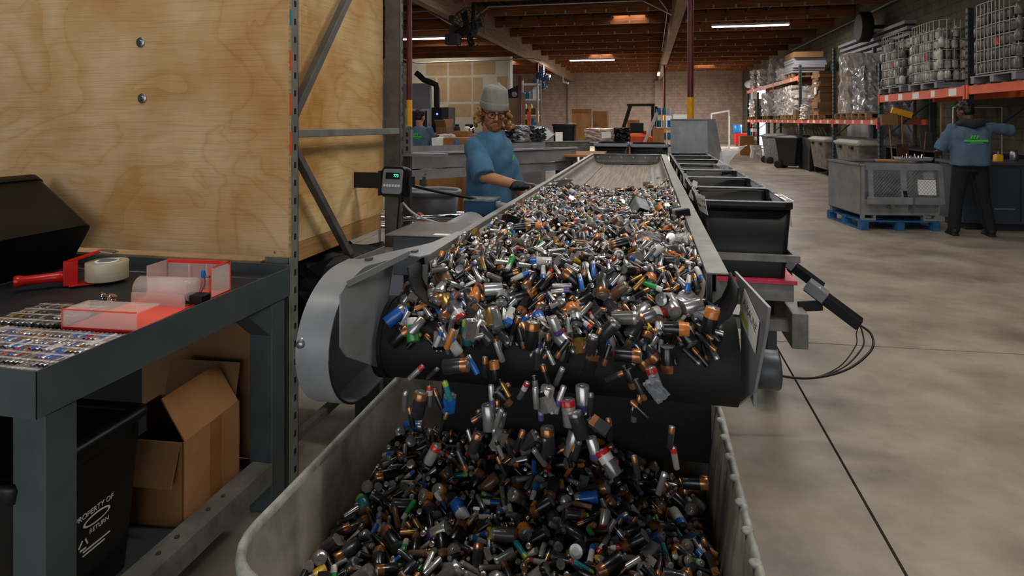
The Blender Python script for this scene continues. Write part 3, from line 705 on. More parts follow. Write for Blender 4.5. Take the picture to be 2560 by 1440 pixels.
for x, y in ((-.745, 1.60), (-.66, 1.72)):
    P('guard_tab', MB().b2((x, y, 1.169), (x + .016, y + .02, 1.178)), M['steeld'])
P('guard_bolt', MB().lathe([(0, -.012), (.009, -.012), (.011, -.003), (.014, -.002), (.014, 0)], (GX0 + .012, GYc - GR * .97, 1.03), 16, axis='y'), M['zinc'])
# legs and cross members under the conveyor
for y in (2.55, 4.6, 6.7):
    for x in (CX0 + .02, CX1 - .06):
        P('leg', MB().b2((x, y, 0), (x + .05, y + .05, 1.0)), M['steeld'])
    P('cross_beam', MB().b2((CX0, y, .42), (CX1, y + .05, .47)), M['steeld'])
P('frame_side', MB().b2((CX0 - .01, 2.1, .80), (CX0 + .0, YE, 1.0)), M['steeld'])
P('frame_side', MB().b2((CX1, 2.1, .86), (CX1 + .01, YE, 1.0)), M['steeld'])
P('shade_plate', MB().b2((CX0 + .02, 2.42, .50), (CX1 - .02, 2.44, .84)), M['black2'])  # black plate added to stop light reaching the bin from behind
P('shade_sheet', MB().b2((CX0 - .03, 2.0, .52), (CX1 - .01, 2.006, .84)), M['rubber'])  # dark sheet added in place of the shade behind the falling cells
P('shade_pan', MB().b2((CX0 + .01, 1.78, .815), (CX1 - .01, 7.0, .825)), M['black2'])  # pan added under the belt to keep the bin back in shade
# ALKALINE sign hung on the right plate
sg = [atX(*q, .2295) for q in ((1862, 722), (1899, 802), (1888, 884), (1848, 790))]
t = thing('paper_sign', 'white paper sign reading ALKALINE on the conveyor head plate', 'sign', tuple(sg[0]))
P('sign_sheet', MB().prism(sg, (-.0008, 0, 0)), M['paper'])
ux = (sg[1] - sg[0]); uy = (sg[0] - sg[3])
ctr = (sg[0] + sg[1] + sg[2] + sg[3]) / 4
Mx = Matrix(((0, 0, -1, .2285), (ux.y * 1, uy.y, 0, ctr.y + uy.y * .12), (ux.z, uy.z, 0, ctr.z + uy.z * .12), (0, 0, 0, 1)))
o = text('lettering', 'ALKALINE', 1, M['ink'], Matrix(), None, .0003)
me = o.data
W = max(v.co.x for v in me.vertices) - min(v.co.x for v in me.vertices)
for v in me.vertices:
    p = ctr + uy * .14 + ux * (v.co.x / W * .88) + uy * (v.co.y * .34)
    v.co = (.2285 + v.co.z * .0, p.y, p.z)
bpy.context.view_layer.update()
o.parent = t; o.matrix_parent_inverse = t.matrix_basis.inverted()
yl = [ctr + ux * a + uy * b for a, b in ((-.42, -.17), (.02, -.17), (.02, -.36), (-.42, -.36))]
P('yellow_label', MB().prism([(.2283, p.y, p.z) for p in yl], (-.0004, 0, 0)), M['hiyellow'])

# ---- falling-battery bin under the head: thick-lipped poly tub
t = thing('catch_bin', 'scuffed grey plastic bin on floor under conveyor head, full of batteries', 'bin', (-.302, 1.70, 0))
hx, hy, rz = .517, .66, .70
part('tub', MB().rbox_rings((0, 0, 0), [(.1, hx * .86, hy * .86, .12), (.685, hx * .985, hy * .985, .16), (.685, hx * .968, hy * .967, .15), (.13, hx * .84, hy * .84, .12)], k=8), M['bin'], t)
part('rolled_rim', MB().rbox_rings((0, 0, 0), [(.672, hx * .98, hy * .98, .16), (.668, hx * .995, hy * .995, .165), (.682, hx * 1.003, hy * 1.003, .17), (.698, hx, hy, .17), (.703, hx * .988, hy * .987, .165), (.698, hx * .973, hy * .972, .155), (.68, hx * .968, hy * .967, .15)], k=8, caps=False), M['binrim'], t)
rr = random.Random(3)
for k in range(9):
    y = -.5 + k * .1
    part('rim_notch', MB().lathe([(.0, 0), (.012, 0), (.013, .006), (.007, .008), (0, .004)], (hx * .975, y, .695), 10), M['binrim'], t)
for sx in (-1, 1):
    for sy in (-1, 1):
        part('caster', MB().cyl((sx * .33 - .02, sy * .45, .05), (sx * .33 + .02, sy * .45, .05), .05, n=16).b2((sx * .33 - .03, sy * .45 - .02, .08), (sx * .33 + .03, sy * .45 + .02, .13)), M['black2'], t)

# ================================================================ RIGHT OF CONVEYOR: tote row
TX0, TX1, TZ = .27, .745, 1.115
t = thing('tote_stand', 'grey steel rail stand holding the row of black totes beside conveyor', 'stand', (.5, 6, 0))
for x in (TX0 - .005, TX1 - .02):
    P('side_rail', MB().b2((x, 3.50, .825), (x + .03, 9.0, .86)), M['steelw'], .002)
P('end_rail', MB().b2((TX0 - .01, 3.47, .825), (TX1 + .01, 3.505, .86)), M['steelw'], .002)
P('end_rail', MB().b2((TX0, 9.0, .825), (TX1, 9.03, .86)), M['steelw'])
P('shelf_panel', MB().b2((TX0 + .02, 4.24, .70), (TX1 - .03, 9.0, .715)), M['steeld'])
for y in (4.3, 6.6, 8.9):
    for x in (TX0 + .02, TX1 - .05): P('leg', MB().b2((x, y, 0), (x + .04, y + .04, .83)), M['steeld'])
proto = None
labs = ['first black tote of the row, at the red-lettered sign', 'second black tote of the row, just behind the lettered one', 'third black tote in the row beside the conveyor',
        'fourth black tote of the row, holding the clear plastic bag', 'fifth black tote of the row toward the grey hopper', 'sixth black tote in the row, second from the hopper', 'last black tote of the row, against the grey hopper']
for k in range(7):
    y0 = 3.55 + k * .735
    if proto is None:
        t = thing('storage_tote', labs[k], 'tote', ((TX0 + TX1) / 2, y0 + .36, .716), 0, 'black totes in a row beside the conveyor')
        tote_parts(t, .237, .362, .40, M['black'], M['black'])
        part('rim_highlight', MB().rbox_rings((0, 0, 0), [(.404, .238, .363, .05), (.407, .236, .361, .05), (.407, .230, .355, .05)], caps=False), M['greyrim'], t)  # pale rings paint a highlight along the black rim edges
        part('rim_highlight', MB().rbox_rings((0, 0, 0), [(.406, .226, .343, .04), (.408, .222, .339, .04), (.404, .219, .336, .04)], caps=False), M['greyrim'], t)
        for sx in (-1, 1):
            for j in range(4):
                part('rim_lug', MB().b2((sx * .222 - .012, -.30 + j * .2 - .012, .404), (sx * .222 + .012, -.30 + j * .2 + .012, .409)), M['greyrim'], t)
        proto = t
    else:
        c = copy_tree(proto); c.location.y = y0 + .36; c['label'] = labs[k]
def quad_sign(q, Ya, Yb_, lab, lines):     # paper sign hooked on a tote rim: TL, TR, BR, BL
    A = [atY(*q[0], Ya), atY(*q[1], Yb_), atY(*q[2], Yb_ - .01), atY(*q[3], Ya - .01)]
    t = thing('paper_sign', lab, 'sign', tuple(A[0]))
    nrm = (A[3] - A[0]).cross(A[1] - A[0]).normalized()
    if nrm.y > 0: nrm = -nrm
    P('sign_sheet', MB().prism(A, -nrm * .0012), M['paper'])
    for s_, v0, hh, m in lines:
        o = text('lettering', s_, 1, m, Matrix(), None, .0003); w_ = max(v.co.x for v in o.data.vertices) - min(v.co.x for v in o.data.vertices)
        for v in o.data.vertices:
            a, b = .5 + v.co.x / w_ * .8, v0 - v.co.y * hh
            v.co = A[0].lerp(A[1], a).lerp(A[3].lerp(A[2], a), b) + nrm * .0008
        o.parent = t; o.matrix_parent_inverse = t.matrix_basis.inverted()
quad_sign(((1737, 486), (1761, 490), (1770, 539), (1749, 526)), 3.62, 3.49, 'white sign with red LITH lettering hung on the first black tote', [('LITH', .3, .3, M['inkred']), ('PRIM', .62, .24, M['ink'])])
quad_sign(((1733, 450), (1744, 455), (1733, 502), (1721, 490)), 4.34, 4.22, 'pale sign tilted on the rim of the second black tote', [])
quad_sign(((1707, 434), (1716, 433), (1717, 472), (1708, 464)), 5.05, 4.95, 'narrow white sign hung on the third black tote', [])
quad_sign(((1701, 424), (1708, 425), (1707, 457), (1700, 452)), 5.78, 5.68, 'narrow white sign hung on the fourth black tote', [])
quad_sign(((1693, 410), (1700, 409), (1693, 437), (1688, 434)), 6.52, 6.42, 'narrow white sign hung on the fifth black tote', [])
tag(MB().b2((TX1 - .03, 3.62, 1.118), (TX1 + .01, 3.95, 1.1215)).build('paper_strip', M['paper']), 'white label strip on the first tote right rim', 'label')
tag(MB().prism([(TX1 - .01, 3.62, 1.08), (TX1 - .01, 3.78, 1.08), (TX1 + .002, 3.78, .98), (TX1 + .002, 3.62, .98)], (.001, 0, 0)).build('clear_label_sleeve', M['clearfilm']), 'clear plastic sleeve hanging from first tote rim', 'label')
# clear bag in the fourth tote
cB = Vector((.62, 5.98, 1.06))
t = thing('plastic_bag', 'clear zip bag of small brown scraps standing in a black tote', 'bag', cB)
rb = random.Random(5)
rings = []
for k in range(9):
    u = k / 8; wx = .055 + .01 * math.sin(k) + .05 * u * u; wy = .05 * (1 - u) + .006
    cx, cz = .13 * u ** 1.5, .0 + .24 * u
    rings.append([(cx + wx * math.cos(a) + rb.uniform(-.006, .006), wy * math.sin(a) + rb.uniform(-.004, .004), cz + .03 * u * math.cos(a) + rb.uniform(-.004, .004)) for a in [2 * math.pi * j / 18 for j in range(18)]])
part('film', MB().ring_loft(rings, caps=False), M['clearfilm'], t)
part('zip_strip', MB().tube([(.13 - .105, 0, .215), (.13 + .11, 0, .265)], .003, 6), M['paper'], t)
mb = MB()
for k in range(60):
    mb.cyl((rb.uniform(-.05, .05), rb.uniform(-.035, .035), rb.uniform(0, .075)), (rb.uniform(-.045, .045), rb.uniform(-.035, .035), rb.uniform(.01, .095)), .006, n=6, m=rb.choice((0, 0, 1)))
o = part('brown_scraps', mb, [M['wood'], M['rust']], t); o['kind'] = 'stuff'
# bench scale under the first tote
t = thing('bench_scale', 'bench scale with pink top plate under the first black tote', 'scale', (.53, 3.8, 0))
P('top_plate', MB().b2((.33, 3.56, .690), (.76, 4.15, .712)), M['pink'], .003)
P('body', MB().b2((.34, 3.57, .60), (.745, 4.13, .690)), M['steelw'], .003)
P('load_cell', MB().cyl((.62, 3.7, .50), (.62, 3.7, .60), .05, n=18), M['black2'])
P('under_frame', MB().b2((.25, 3.58, .44), (.76, 3.63, .50)), M['steelw']); P('under_frame', MB().b2((.25, 4.05, .44), (.76, 4.10, .50)), M['steelw'])
P('end_channel', MB().b2((.72, 3.50, .38), (.80, 4.15, .56)), M['steelw'], .004)
P('stand_leg', MB().b2((.28, 4.05, 0), (.33, 4.1, .44)), M['steeld']); P('stand_leg', MB().b2((.70, 4.05, 0), (.75, 4.1, .44)), M['steeld'])
for k, (lab, y) in enumerate((('black scale read-out box on an arm, cables at its end', 3.62), ('second black scale read-out arm behind the cabled one', 4.35))):
    t = thing('scale_readout', lab, 'scale display', (.80, y, .56))
    part('arm', MB().bar((-.02, .02, .0), (.1, .03, .01), .02, .05), M['black2'], t)
    part('case', MB().bar((.03, .05, .11), (.265, -.03, -.06), .085, .055), M['black'], t, .004)
    part('grey_cover', MB().bar((.03, .045, .118), (.115, .016, .056), .09, .06), M['greyplastic'], t, .004)
    if k: part('hanger_post', MB().b2((-.065, .0, -.02), (-.035, .03, .28)), M['black2'], t); part('hanger_arm', MB().b2((-.065, .0, -.02), (.0, .03, .02)), M['black2'], t)
    part('port', MB().b2((.06, -.008, .09), (.085, -.004, .115)), M['paper'], t)
for dx, r_, lab in ((0, .006, 'looped black power cable from scale read-out to conveyor'), (.02, .004, 'thin grey cable looping beside the black one'), (.035, .003, 'thinnest cable loop under the scale read-out')):
    tag(MB().tube(spline([(1.06, 3.58, .5), (1.11 - dx * 2, 3.56, .46), (1.09 - dx * 2, 3.5, .40 + dx * .5), (.95 - dx, 3.4, .33 + dx * .3), (.75, 3.3, .31), (.55, 3.25, .34), (.35, 3.2, .4)]), r_, 8).build('power_cable', M['cable']), lab, 'cable')
# grey hopper at the far end of the row
t = thing('steel_hopper', 'tall grey steel hopper chute behind the row of totes', 'hopper', (.5, 9.2, 0))
hz = [atY(*q, 9.1) for q in ((1676, 297), (1768, 297), (1772, 400), (1678, 400))]
P('front_sheet', MB().prism([(hz[0].x, 9.1, hz[0].z), (hz[1].x, 9.1, hz[1].z), (hz[2].x, 9.1, .7), (hz[3].x, 9.1, .7)], (0, .006, 0)), M['steel'])
sd = [(hz[1].x, 9.1, hz[1].z), (hz[1].x + .12, 9.28, hz[1].z + .0), (hz[1].x + .28, 9.28, .7), (hz[2].x, 9.1, .7)]
P('side_sheet', MB().prism(sd, (.004, .004, 0)), M['steel'])
P('top_flange', MB().b2((hz[0].x, 9.08, hz[0].z - .01), (hz[1].x, 9.11, hz[0].z)), M['steel'])
P('support_leg', MB().b2((hz[0].x, 9.12, 0), (hz[0].x + .05, 9.17, .7)).b2((hz[1].x, 9.2, 0), (hz[1].x + .05, 9.25, .7)), M['steeld'])
# ================================================================ BATTERIES
BC = dict(black='111216', copper='a8744c', silver='c4c3c1', dsilver='858488', white='c4c0ba', blue='1d5fae', teal='1b7d86', green='1f8a3c', lime='8fb52a', orange='c8742a', red='b5231d',
          gold='ad8a4a', grey='5d5b58', purple='5a4a86', brown='6e4d33', yellow='cfa51f', steel='a9a8a6', dark='2a2a2e')
BM = {}
for k, h in BC.items():
    metal = k in ('copper', 'silver', 'dsilver', 'gold', 'steel')
    BM[k] = mat('cell_' + k, h, .26 if metal else .3, metal=.7 if metal else 0, scale=60, var=.14, coat=0 if metal else .3)
bnames = list(BC); bidx = {n: i for i, n in enumerate(bnames)}; bmats = [BM[n] for n in bnames]
AA, AAA, CC, DD = (.0072, .0495), (.0052, .044), (.0128, .048), (.0168, .060)
SK = {  # skins: bands from the flat end to the button end
    'copper': [('black', 0, .68), ('copper', .68, 1)], 'copper2': [('dark', 0, .72), ('copper', .72, 1)], 'silver': [('silver', 0, .8), ('black', .8, 1)], 'silver2': [('dsilver', 0, .55), ('white', .55, .8), ('red', .8, 1)],
    'steel': [('steel', 0, 1)], 'grey': [('grey', 0, .85), ('silver', .85, 1)], 'white': [('white', 0, .7), ('blue', .7, 1)], 'blue': [('blue', 0, .8), ('silver', .8, 1)], 'teal': [('teal', 0, .75), ('lime', .75, 1)],
    'green': [('green', 0, .7), ('white', .7, 1)], 'orange': [('orange', 0, 1)], 'gold': [('gold', 0, .8), ('black', .8, 1)], 'purple': [('purple', 0, .3), ('silver', .3, 1)], 'red': [('silver', 0, .75), ('red', .75, 1)],
    'orangeblk': [('black', 0, .6), ('orange', .6, 1)], 'brown': [('brown', 0, 1)], 'yellow': [('yellow', 0, .6), ('dsilver', .6, 1)], 'bluew': [('white', 0, .5), ('blue', .5, 1)], 'dark': [('dark', 0, .85), ('dsilver', .85, 1)]}
wsk = [('copper', 34), ('copper2', 11), ('silver', 15), ('silver2', 3.5), ('steel', 11), ('grey', 6), ('white', 3), ('blue', 3), ('teal', 2), ('green', 2), ('orange', 1.2), ('gold', 4), ('purple', 3), ('red', 2.5), ('orangeblk', 2), ('brown', 2), ('yellow', 1.5), ('bluew', 1.5), ('dark', 8)]
skn = [a for a, b in wsk]; skw = [b for a, b in wsk]
wty = [('AA', 68), ('AAA', 14), ('C', 6), ('D', 9), ('9V', 3)]
DIM = {'AA': AA, 'AAA': AAA, 'C': CC, 'D': DD, '9V': (.0115, .046)}
def cell_bands(ty, sk, n):
    """list of (partkey, colour, verts, faces, smooth) along +x, origin at centre"""
    r, L = DIM[ty]; out = []
    if ty == '9V':
        mb = MB()
        def bx(x0, x1, colr, nm):
            m_ = MB().b2((x0, -.0128, -.0085), (x1, .0128, .0085)); out.append((nm, colr, m_.v, m_.f, False))
        b = SK[sk]
        bx(-L / 2, L / 2 - L * (1 - b[0][2]) if len(b) > 1 else L / 2, b[0][0], 'wrapper')
        if len(b) > 1: bx(L / 2 - L * (1 - b[0][2]), L / 2, b[-1][0], 'colour_band')
        for s in (-1, 1):
            m_ = MB().cyl((L / 2, s * .0063, 0), (L / 2 + .0028, s * .0063, 0), .004, n=8); out.append(('snap_stud' if s < 0 else 'snap_socket', 'steel', m_.v, m_.f, False))
        return out
    ts = [2 * math.pi * k / n for k in range(n)]
    def rg(x, rr): return [(x, rr * math.cos(t), rr * math.sin(t)) for t in ts]
    def loft(nm, colr, prof, cap0=False, cap1=False, smooth=True):
        m_ = MB(); rings = [rg(x, q) for x, q in prof]; m_.ring_loft(rings, caps=False, smooth=smooth)
        out.append((nm, colr, m_.v, m_.f, smooth))
        if cap0: out.append((nm, colr, rings[0], [tuple(range(n))[::-1]], False))
        if cap1: out.append((nm, colr, rings[-1], [tuple(range(n))], False))
    b = SK[sk]; x0, x1 = -L / 2, L / 2
    for i, (cn, a, e) in enumerate(b):
        pr = [(x0 + L * a, r), (x0 + L * e, r)]
        if i == 0: pr = [(x0, r * .93), (x0 + .0012, r)] + pr[1:]
        if i == len(b) - 1: pr = pr[:-1] + [(x1 - .0012, r), (x1, r * .93)]
        loft('wrapper' if i == 0 else 'colour_band' if i == 1 else 'colour_tip', cn, pr)
    loft('flat_end', 'steel', [(x0 + .0004, r * .94), (x0 - .0002, r * .5)], False, True)
    loft('terminal', 'steel', [(x1 - .0004, r * .94), (x1, r * .42), (x1 + .0016, r * .34)], False, True)
    return out
cell_cache = {}
def cell_stuff(ty, sk):
    key = (ty, sk)
    if key not in cell_cache:
        V = []; F = []; Mi = []; S = []
        for nm, cn, vs, fs, sm in cell_bands(ty, sk, 8):
            b = len(V); V += [tuple(v) for v in vs]
            for f in fs: F.append(tuple(i + b for i in f)); Mi.append(bidx[cn]); S.append(sm)
        cell_cache[key] = (np.array(V), F, Mi, S)
    return cell_cache[key]
ind_cache = {}
TYN = {'AA': 'aa_battery', 'AAA': 'aaa_battery', 'C': 'c_cell_battery', 'D': 'd_cell_battery', '9V': 'nine_volt_battery'}
SIZ = {'AA': 'small', 'AAA': 'thin', 'C': 'mid-size', 'D': 'fat', '9V': 'boxy nine-volt'}
SKN = {'copper': 'black battery with copper end', 'copper2': 'charcoal battery with copper end', 'silver': 'silver battery with black tip', 'silver2': 'silver and white battery with red tip', 'steel': 'bare steel battery', 'grey': 'dull grey battery',
       'white': 'white battery with blue end', 'blue': 'blue battery with silver end', 'teal': 'teal battery with lime end', 'green': 'green battery with white end', 'orange': 'orange battery', 'gold': 'gold battery with black tip', 'purple': 'silver and purple battery',
       'red': 'silver battery with red end', 'orangeblk': 'black battery with orange end', 'brown': 'rust brown battery', 'yellow': 'yellow and silver battery', 'bluew': 'half white half blue battery', 'dark': 'dark battery with silver end'}
def individual(ty, sk, mw, place, group):
    key = (ty, sk)
    if key not in ind_cache:
        d = {}
        for nm, cn, vs, fs, sm in cell_bands(ty, sk, 12):
            d.setdefault(nm, (MB(), cn))[0].add(vs, fs, 0, sm)
        ind_cache[key] = {nm: m_.mesh(nm, [BM[cn]]) for nm, (m_, cn) in d.items()}
    me = ind_cache[key]
    o = bpy.data.objects.new(TYN[ty], me['wrapper']); col.objects.link(o); o.matrix_world = mw
    tag(o, '%s %s %s' % (SIZ[ty], SKN[sk], place), 'battery', group)
    for nm, m_ in me.items():
        if nm == 'wrapper': continue
        c = bpy.data.objects.new(nm, m_); col.objects.link(c); c.parent = o
    return o
def heap(seed, x0, x1, y0, y1, base, target, N, tries, tyw=None):
    rs = random.Random(seed); res = .004
    nx, ny = int((x1 - x0) / res) + 1, int((y1 - y0) / res) + 1
    gx = x0 + np.arange(nx) * res; gy = y0 + np.arange(ny) * res
    Hm = np.array([[base(x, y) for y in gy] for x in gx]); own = -np.ones((nx, ny), int)
    Tm = np.array([[target(x, y) for y in gy] for x in gx])
    out = []
    tys = [a for a, b in wty]; tw = [b for a, b in wty] if tyw is None else tyw
    fails = 0
    while len(out) < N and fails < tries:
        ty = rs.choices(tys, tw)[0]; sk = rs.choices(skn, skw)[0]
        if ty in ('C', 'D') and rs.random() < .6: sk = rs.choice(('copper', 'copper', 'copper', 'copper2', 'copper2', 'grey', 'dark', 'brown', 'orangeblk'))
        r, L = DIM[ty]; best = None
        for _ in range(6):
            x = rs.uniform(x0 + .03, x1 - .03); y = rs.uniform(y0 + .02, y1 - .02)
            i, j = int((x - x0) / res), int((y - y0) / res)
            gap = Tm[i, j] - Hm[i, j]
            if best is None or gap > best[0]: best = (gap, x, y)
        gap, x, y = best
        if gap < r * 1.2: fails += 1; continue
        ya = rs.uniform(0, 2 * math.pi); dx, dy = math.cos(ya), math.sin(ya)
        hl = L / 2
        if not (x0 + .008 < x + dx * hl < x1 - .008 and x0 + .008 < x - dx * hl < x1 - .008 and y0 < y + dy * hl < y1 - .004 and y0 < y - dy * hl < y1 - .004): fails += 1; continue
        us = np.linspace(-1, 1, 7) * hl * .92
        hs = [max(Hm[int((x + dx * u - dy * w - x0) / res), int((y + dy * u + dx * w - y0) / res)] for w in (-r * .6, 0, r * .6)
                  if 0 <= int((x + dx * u - dy * w - x0) / res) < nx and 0 <= int((y + dy * u + dx * w - y0) / res) < ny) if True else 0 for u in us]
        hL, hR = max(hs[:3]), max(hs[4:]); hm = hs[3]
        sl = max(-.85, min(.85, (hR - hL) / (1.3 * hl)))
        z = max(h - sl * u for h, u in zip(hs, us)) + r * .92
        if z - r > Tm[int((x - x0) / res), int((y - y0) / res)]: fails += 1; continue
        th = math.atan(sl); ct = math.cos(th); kk = len(out)
        ax = Vector((dx * ct, dy * ct, math.sin(th)))
        # stamp
        e = hl * ct + r
        i0, i1 = max(0, int((x - e - x0) / res)), min(nx, int((x + e - x0) / res) + 1); j0, j1 = max(0, int((y - e - y0) / res)), min(ny, int((y + e - y0) / res) + 1)
        X, Y = np.meshgrid(gx[i0:i1] - x, gy[j0:j1] - y, indexing='ij')
        u = X * dx + Y * dy; w = -X * dy + Y * dx
        m_ = (np.abs(u) < hl * ct) & (np.abs(w) < r)
        hh = z + sl * u + np.sqrt(np.maximum(0, r * r - w * w))
        sub = Hm[i0:i1, j0:j1]; win = m_ & (hh > sub)
        sub[win] = hh[win]; own[i0:i1, j0:j1][win] = kk
        zr = Matrix.Rotation(rs.uniform(0, 6.28), 4, 'X')
        R3 = Matrix((ax, ax.orthogonal().normalized(), ax.cross(ax.orthogonal().normalized()))).transposed().to_4x4()
        if ty == '9V':
            s1 = Vector((-dy, dx, 0)); R3 = Matrix((ax, s1, ax.cross(s1))).transposed().to_4x4(); zr = Matrix.Rotation(rs.choice((0, 0, 1.57)), 4, 'X')
        out.append((ty, sk, Matrix.Translation((x, y, z)) @ R3 @ zr))
    cnt = np.bincount(own[own >= 0].ravel(), minlength=len(out)) if len(out) else []
    return out, cnt
def emit_heap(name, label, cells, cnt, n_ind, place, group, core=None):
    cam_p = Vector((0, 0, CH))
    sc_ = [(cnt[i] / max(.2, (c[2].translation - cam_p).length) ** 2, i) for i, c in enumerate(cells)]
    top = set(i for s, i in sorted(sc_, reverse=True)[:n_ind])
    V = []; F = []; Mi = []; S = []; nb = 0
    for i, (ty, sk, mw) in enumerate(cells):
        if i in top: individual(ty, sk, mw, place(mw.translation), group); continue
        if cnt[i] == 0: continue
        v, f, m_, s = cell_stuff(ty, sk)
        A = np.array(mw); vv = v @ A[:3, :3].T + A[:3, 3]
        V.append(vv); F += [tuple(q + nb for q in ff) for ff in f]; Mi += m_; S += s; nb += len(vv)
    if core:
        V.append(np.array(core[0])); F += [tuple(q + nb for q in ff) for ff in core[1]]; Mi += [bidx['dark']] * len(core[1]); S += [False] * len(core[1])
    me = bpy.data.meshes.new(name); me.from_pydata(np.vstack(V).tolist(), [], F)
    for m_ in bmats: me.materials.append(m_)
    me.polygons.foreach_set('material_index', Mi); me.polygons.foreach_set('use_smooth', S); me.update()
    o = bpy.data.objects.new(name, me); col.objects.link(o)
    return tag(o, label, 'batteries', None, 'stuff')
# ---- heap on the belt
def belt_place(p):
    if p.y < 1.60: return 'tumbling over the belt head'
    s_ = 'by tote-side rail' if p.x > -.05 else 'by worker-side rail' if p.x < -.42 else 'mid-belt'
    return s_ + (' near the belt head' if p.y < 2.0 else ' farther up the belt')
def bin_place(p):
    s_ = 'by aisle-side bin wall' if p.x > -.1 else 'by bench-side bin wall' if p.x < -.52 else 'mid-bin'
    return s_ + (' near added dark sheet' if p.y > 1.6 else ' clear of belt')
def base_belt(x, y):
    b = BELT + .003 if y >= HYc else HZc + math.sqrt(max(0, (HRr) ** 2 - (HYc - y) ** 2)) + .001
    if y < 1.68: return b
    dl, dr = x - (CX0 + .033), (CX1 - .058) - x
    e = min(dl, dr)
    if e < .0: return 5.0
    if e < .1: b += (.1 - e) ** 2 * 8
    return b
def noise2(x, y): return math.sin(x * 11 + 1.3) * math.sin(y * 7.1 + .4) + .6 * math.sin(x * 23 + y * 17)
def targ_belt(x, y):
    u = min(1, max(0, (4.5 + .25 * math.sin(x * 9) - y) / 2.4))
    f = min(1, max(.0, (y - 1.59) / .1))
    b = base_belt(x, y)
    if b > 3: return 0.0
    edge = min(x - (CX0 + .0), (CX1 - .03) - x); eg = min(1, max(.3, edge / .16))
    t_ = .012 + .085 * u ** .7 * eg + .012 * noise2(x, y) * u
    if y > 4.0 : t_ = .022 - .012 * (y - 4.0) / .5 + .01 * noise2(x * 2, y * 2)
    if y > 4.5 + .25 * math.sin(x * 9): t_ = -.1
    return b + t_ * (.35 + .65 * f)
cells, cnt = heap(11, -.685, .195, 1.585, 5.0, base_belt, targ_belt, 5600, 60000)
rs = random.Random(77); cnt = list(cnt)
for k in range(300):           # cells tumbling over the front of the head pulley
    x = rs.uniform(-.66, .15); th = R(8 + 66 * rs.random() ** 1.3)
    ty = rs.choices(['AA', 'AAA', 'C', 'D', '9V'], [60, 10, 9, 16, 4])[0]; sk = rs.choices(skn, skw)[0]; r_ = DIM[ty][0]
    rad = HRr + r_ + .004 + rs.random() * .035 * math.cos(th)
    y, z = HYc - rad * math.sin(th), HZc + rad * math.cos(th)
    tg = Vector((0, -math.cos(th), -math.sin(th))); ax = (tg * rs.choice((1, -1)) + Vector((rs.gauss(0, .7), 0, 0))).normalized()
    o_ = ax.orthogonal().normalized()
    cells.append((ty, sk, Matrix.Translation((x, y, z)) @ Matrix((ax, o_, ax.cross(o_))).transposed().to_4x4())); cnt.append(25 * (r_ / .0072))
NB1 = len(cells)
emit_heap('battery_heap', 'dense mixed heap of used household batteries along the conveyor belt', cells, cnt, 130, belt_place, 'batteries riding on the conveyor belt')
# ---- pile in the catch bin
def base_bin(x, y): return targ_bin(x, y) - .075
def targ_bin(x, y):
    q_ = min(1, max(0, (x + .12) / .2)) * min(1, max(0, (y - 1.5) / .25))
    return .548 - .10 * q_ - .45 * max(0, y - 1.92) + .03 * math.exp(-((x + .35) ** 2 + (y - 1.85) ** 2) / .08) + .02 * noise2(x * .6, y * .6) - .03 * max(0, (1.5 - y)) + .03 * max(0, abs(x + .28) - .3)
bx0, bx1, by0, by1 = -.775, .17, 1.08, 2.2
cells, cnt = heap(23, bx0, bx1, by0, by1, base_bin, targ_bin, 3600, 40000, [62, 9, 9, 15, 4])
NB2 = len(cells)
cv = []; cf = []; nn = 12
for i in range(nn):
    for j in range(nn):
        x = bx0 + .02 + (bx1 - bx0 - .04) * i / (nn - 1); y = by0 + (by1 - by0) * j / (nn - 1); cv.append((x, y, base_bin(x, y) - .005))
for i in range(nn - 1):
    for j in range(nn - 1): cf.append((i * nn + j, (i + 1) * nn + j, (i + 1) * nn + j + 1, i * nn + j + 1))
emit_heap('battery_pile', 'deep pile of used batteries filling the scuffed grey bin', cells, cnt, 85, bin_place, 'batteries lying in the catch bin', (cv, cf))
# ---- batteries in mid fall between the belt head and the bin
rs = random.Random(42)
falls = []
for k in range(104):
    u = rs.random(); z = 1.05 - .31 * rs.random() ** 1.1
    x = rs.choice((rs.gauss(-.3, .16), rs.uniform(-.62, .05))); x = max(-.64, min(.06, x))
    dropd = (1.07 - z); y = HYc - HRr - .012 - .16 * math.sqrt(max(0, dropd)) + rs.uniform(-.03, .02)
    ty = rs.choices(['AA', 'AAA', 'C', 'D', '9V'], [62, 10, 8, 14, 4])[0]; sk = rs.choices(skn, skw)[0]
    falls.append((x, y, z, ty, sk, rs.gauss(0, .5), rs.uniform(-.8, .8)))
def fall_px(px, py, d, ty, sk, roll, yaw): 
    p = atD(px, py, d); falls.append((p.x, p.y, p.z, ty, sk, roll, yaw))
fall_px(1570, 888, 1.48, 'D', 'copper', 1.57, 3.0); fall_px(1668, 898, 1.5, 'D', 'copper', 0, .1); fall_px(1738, 1206, 1.55, 'D', 'copper', 1.5, 0)
fall_px(1775, 800, 1.5, 'D', 'orangeblk', .25, .1); fall_px(1140, 915, 1.5, 'D', 'copper2', 1.4, 0); fall_px(1125, 848, 1.52, 'AA', 'orange', .35, .1)
fall_px(1560, 795, 1.55, 'D', 'grey', 1.5, .1); fall_px(1635, 945, 1.45, 'C', 'red', -.35, .1); fall_px(1690, 822, 1.52, 'D', 'orangeblk', 1.57, .05); fall_px(1330, 835, 1.52, 'D', 'copper', .08, .1)
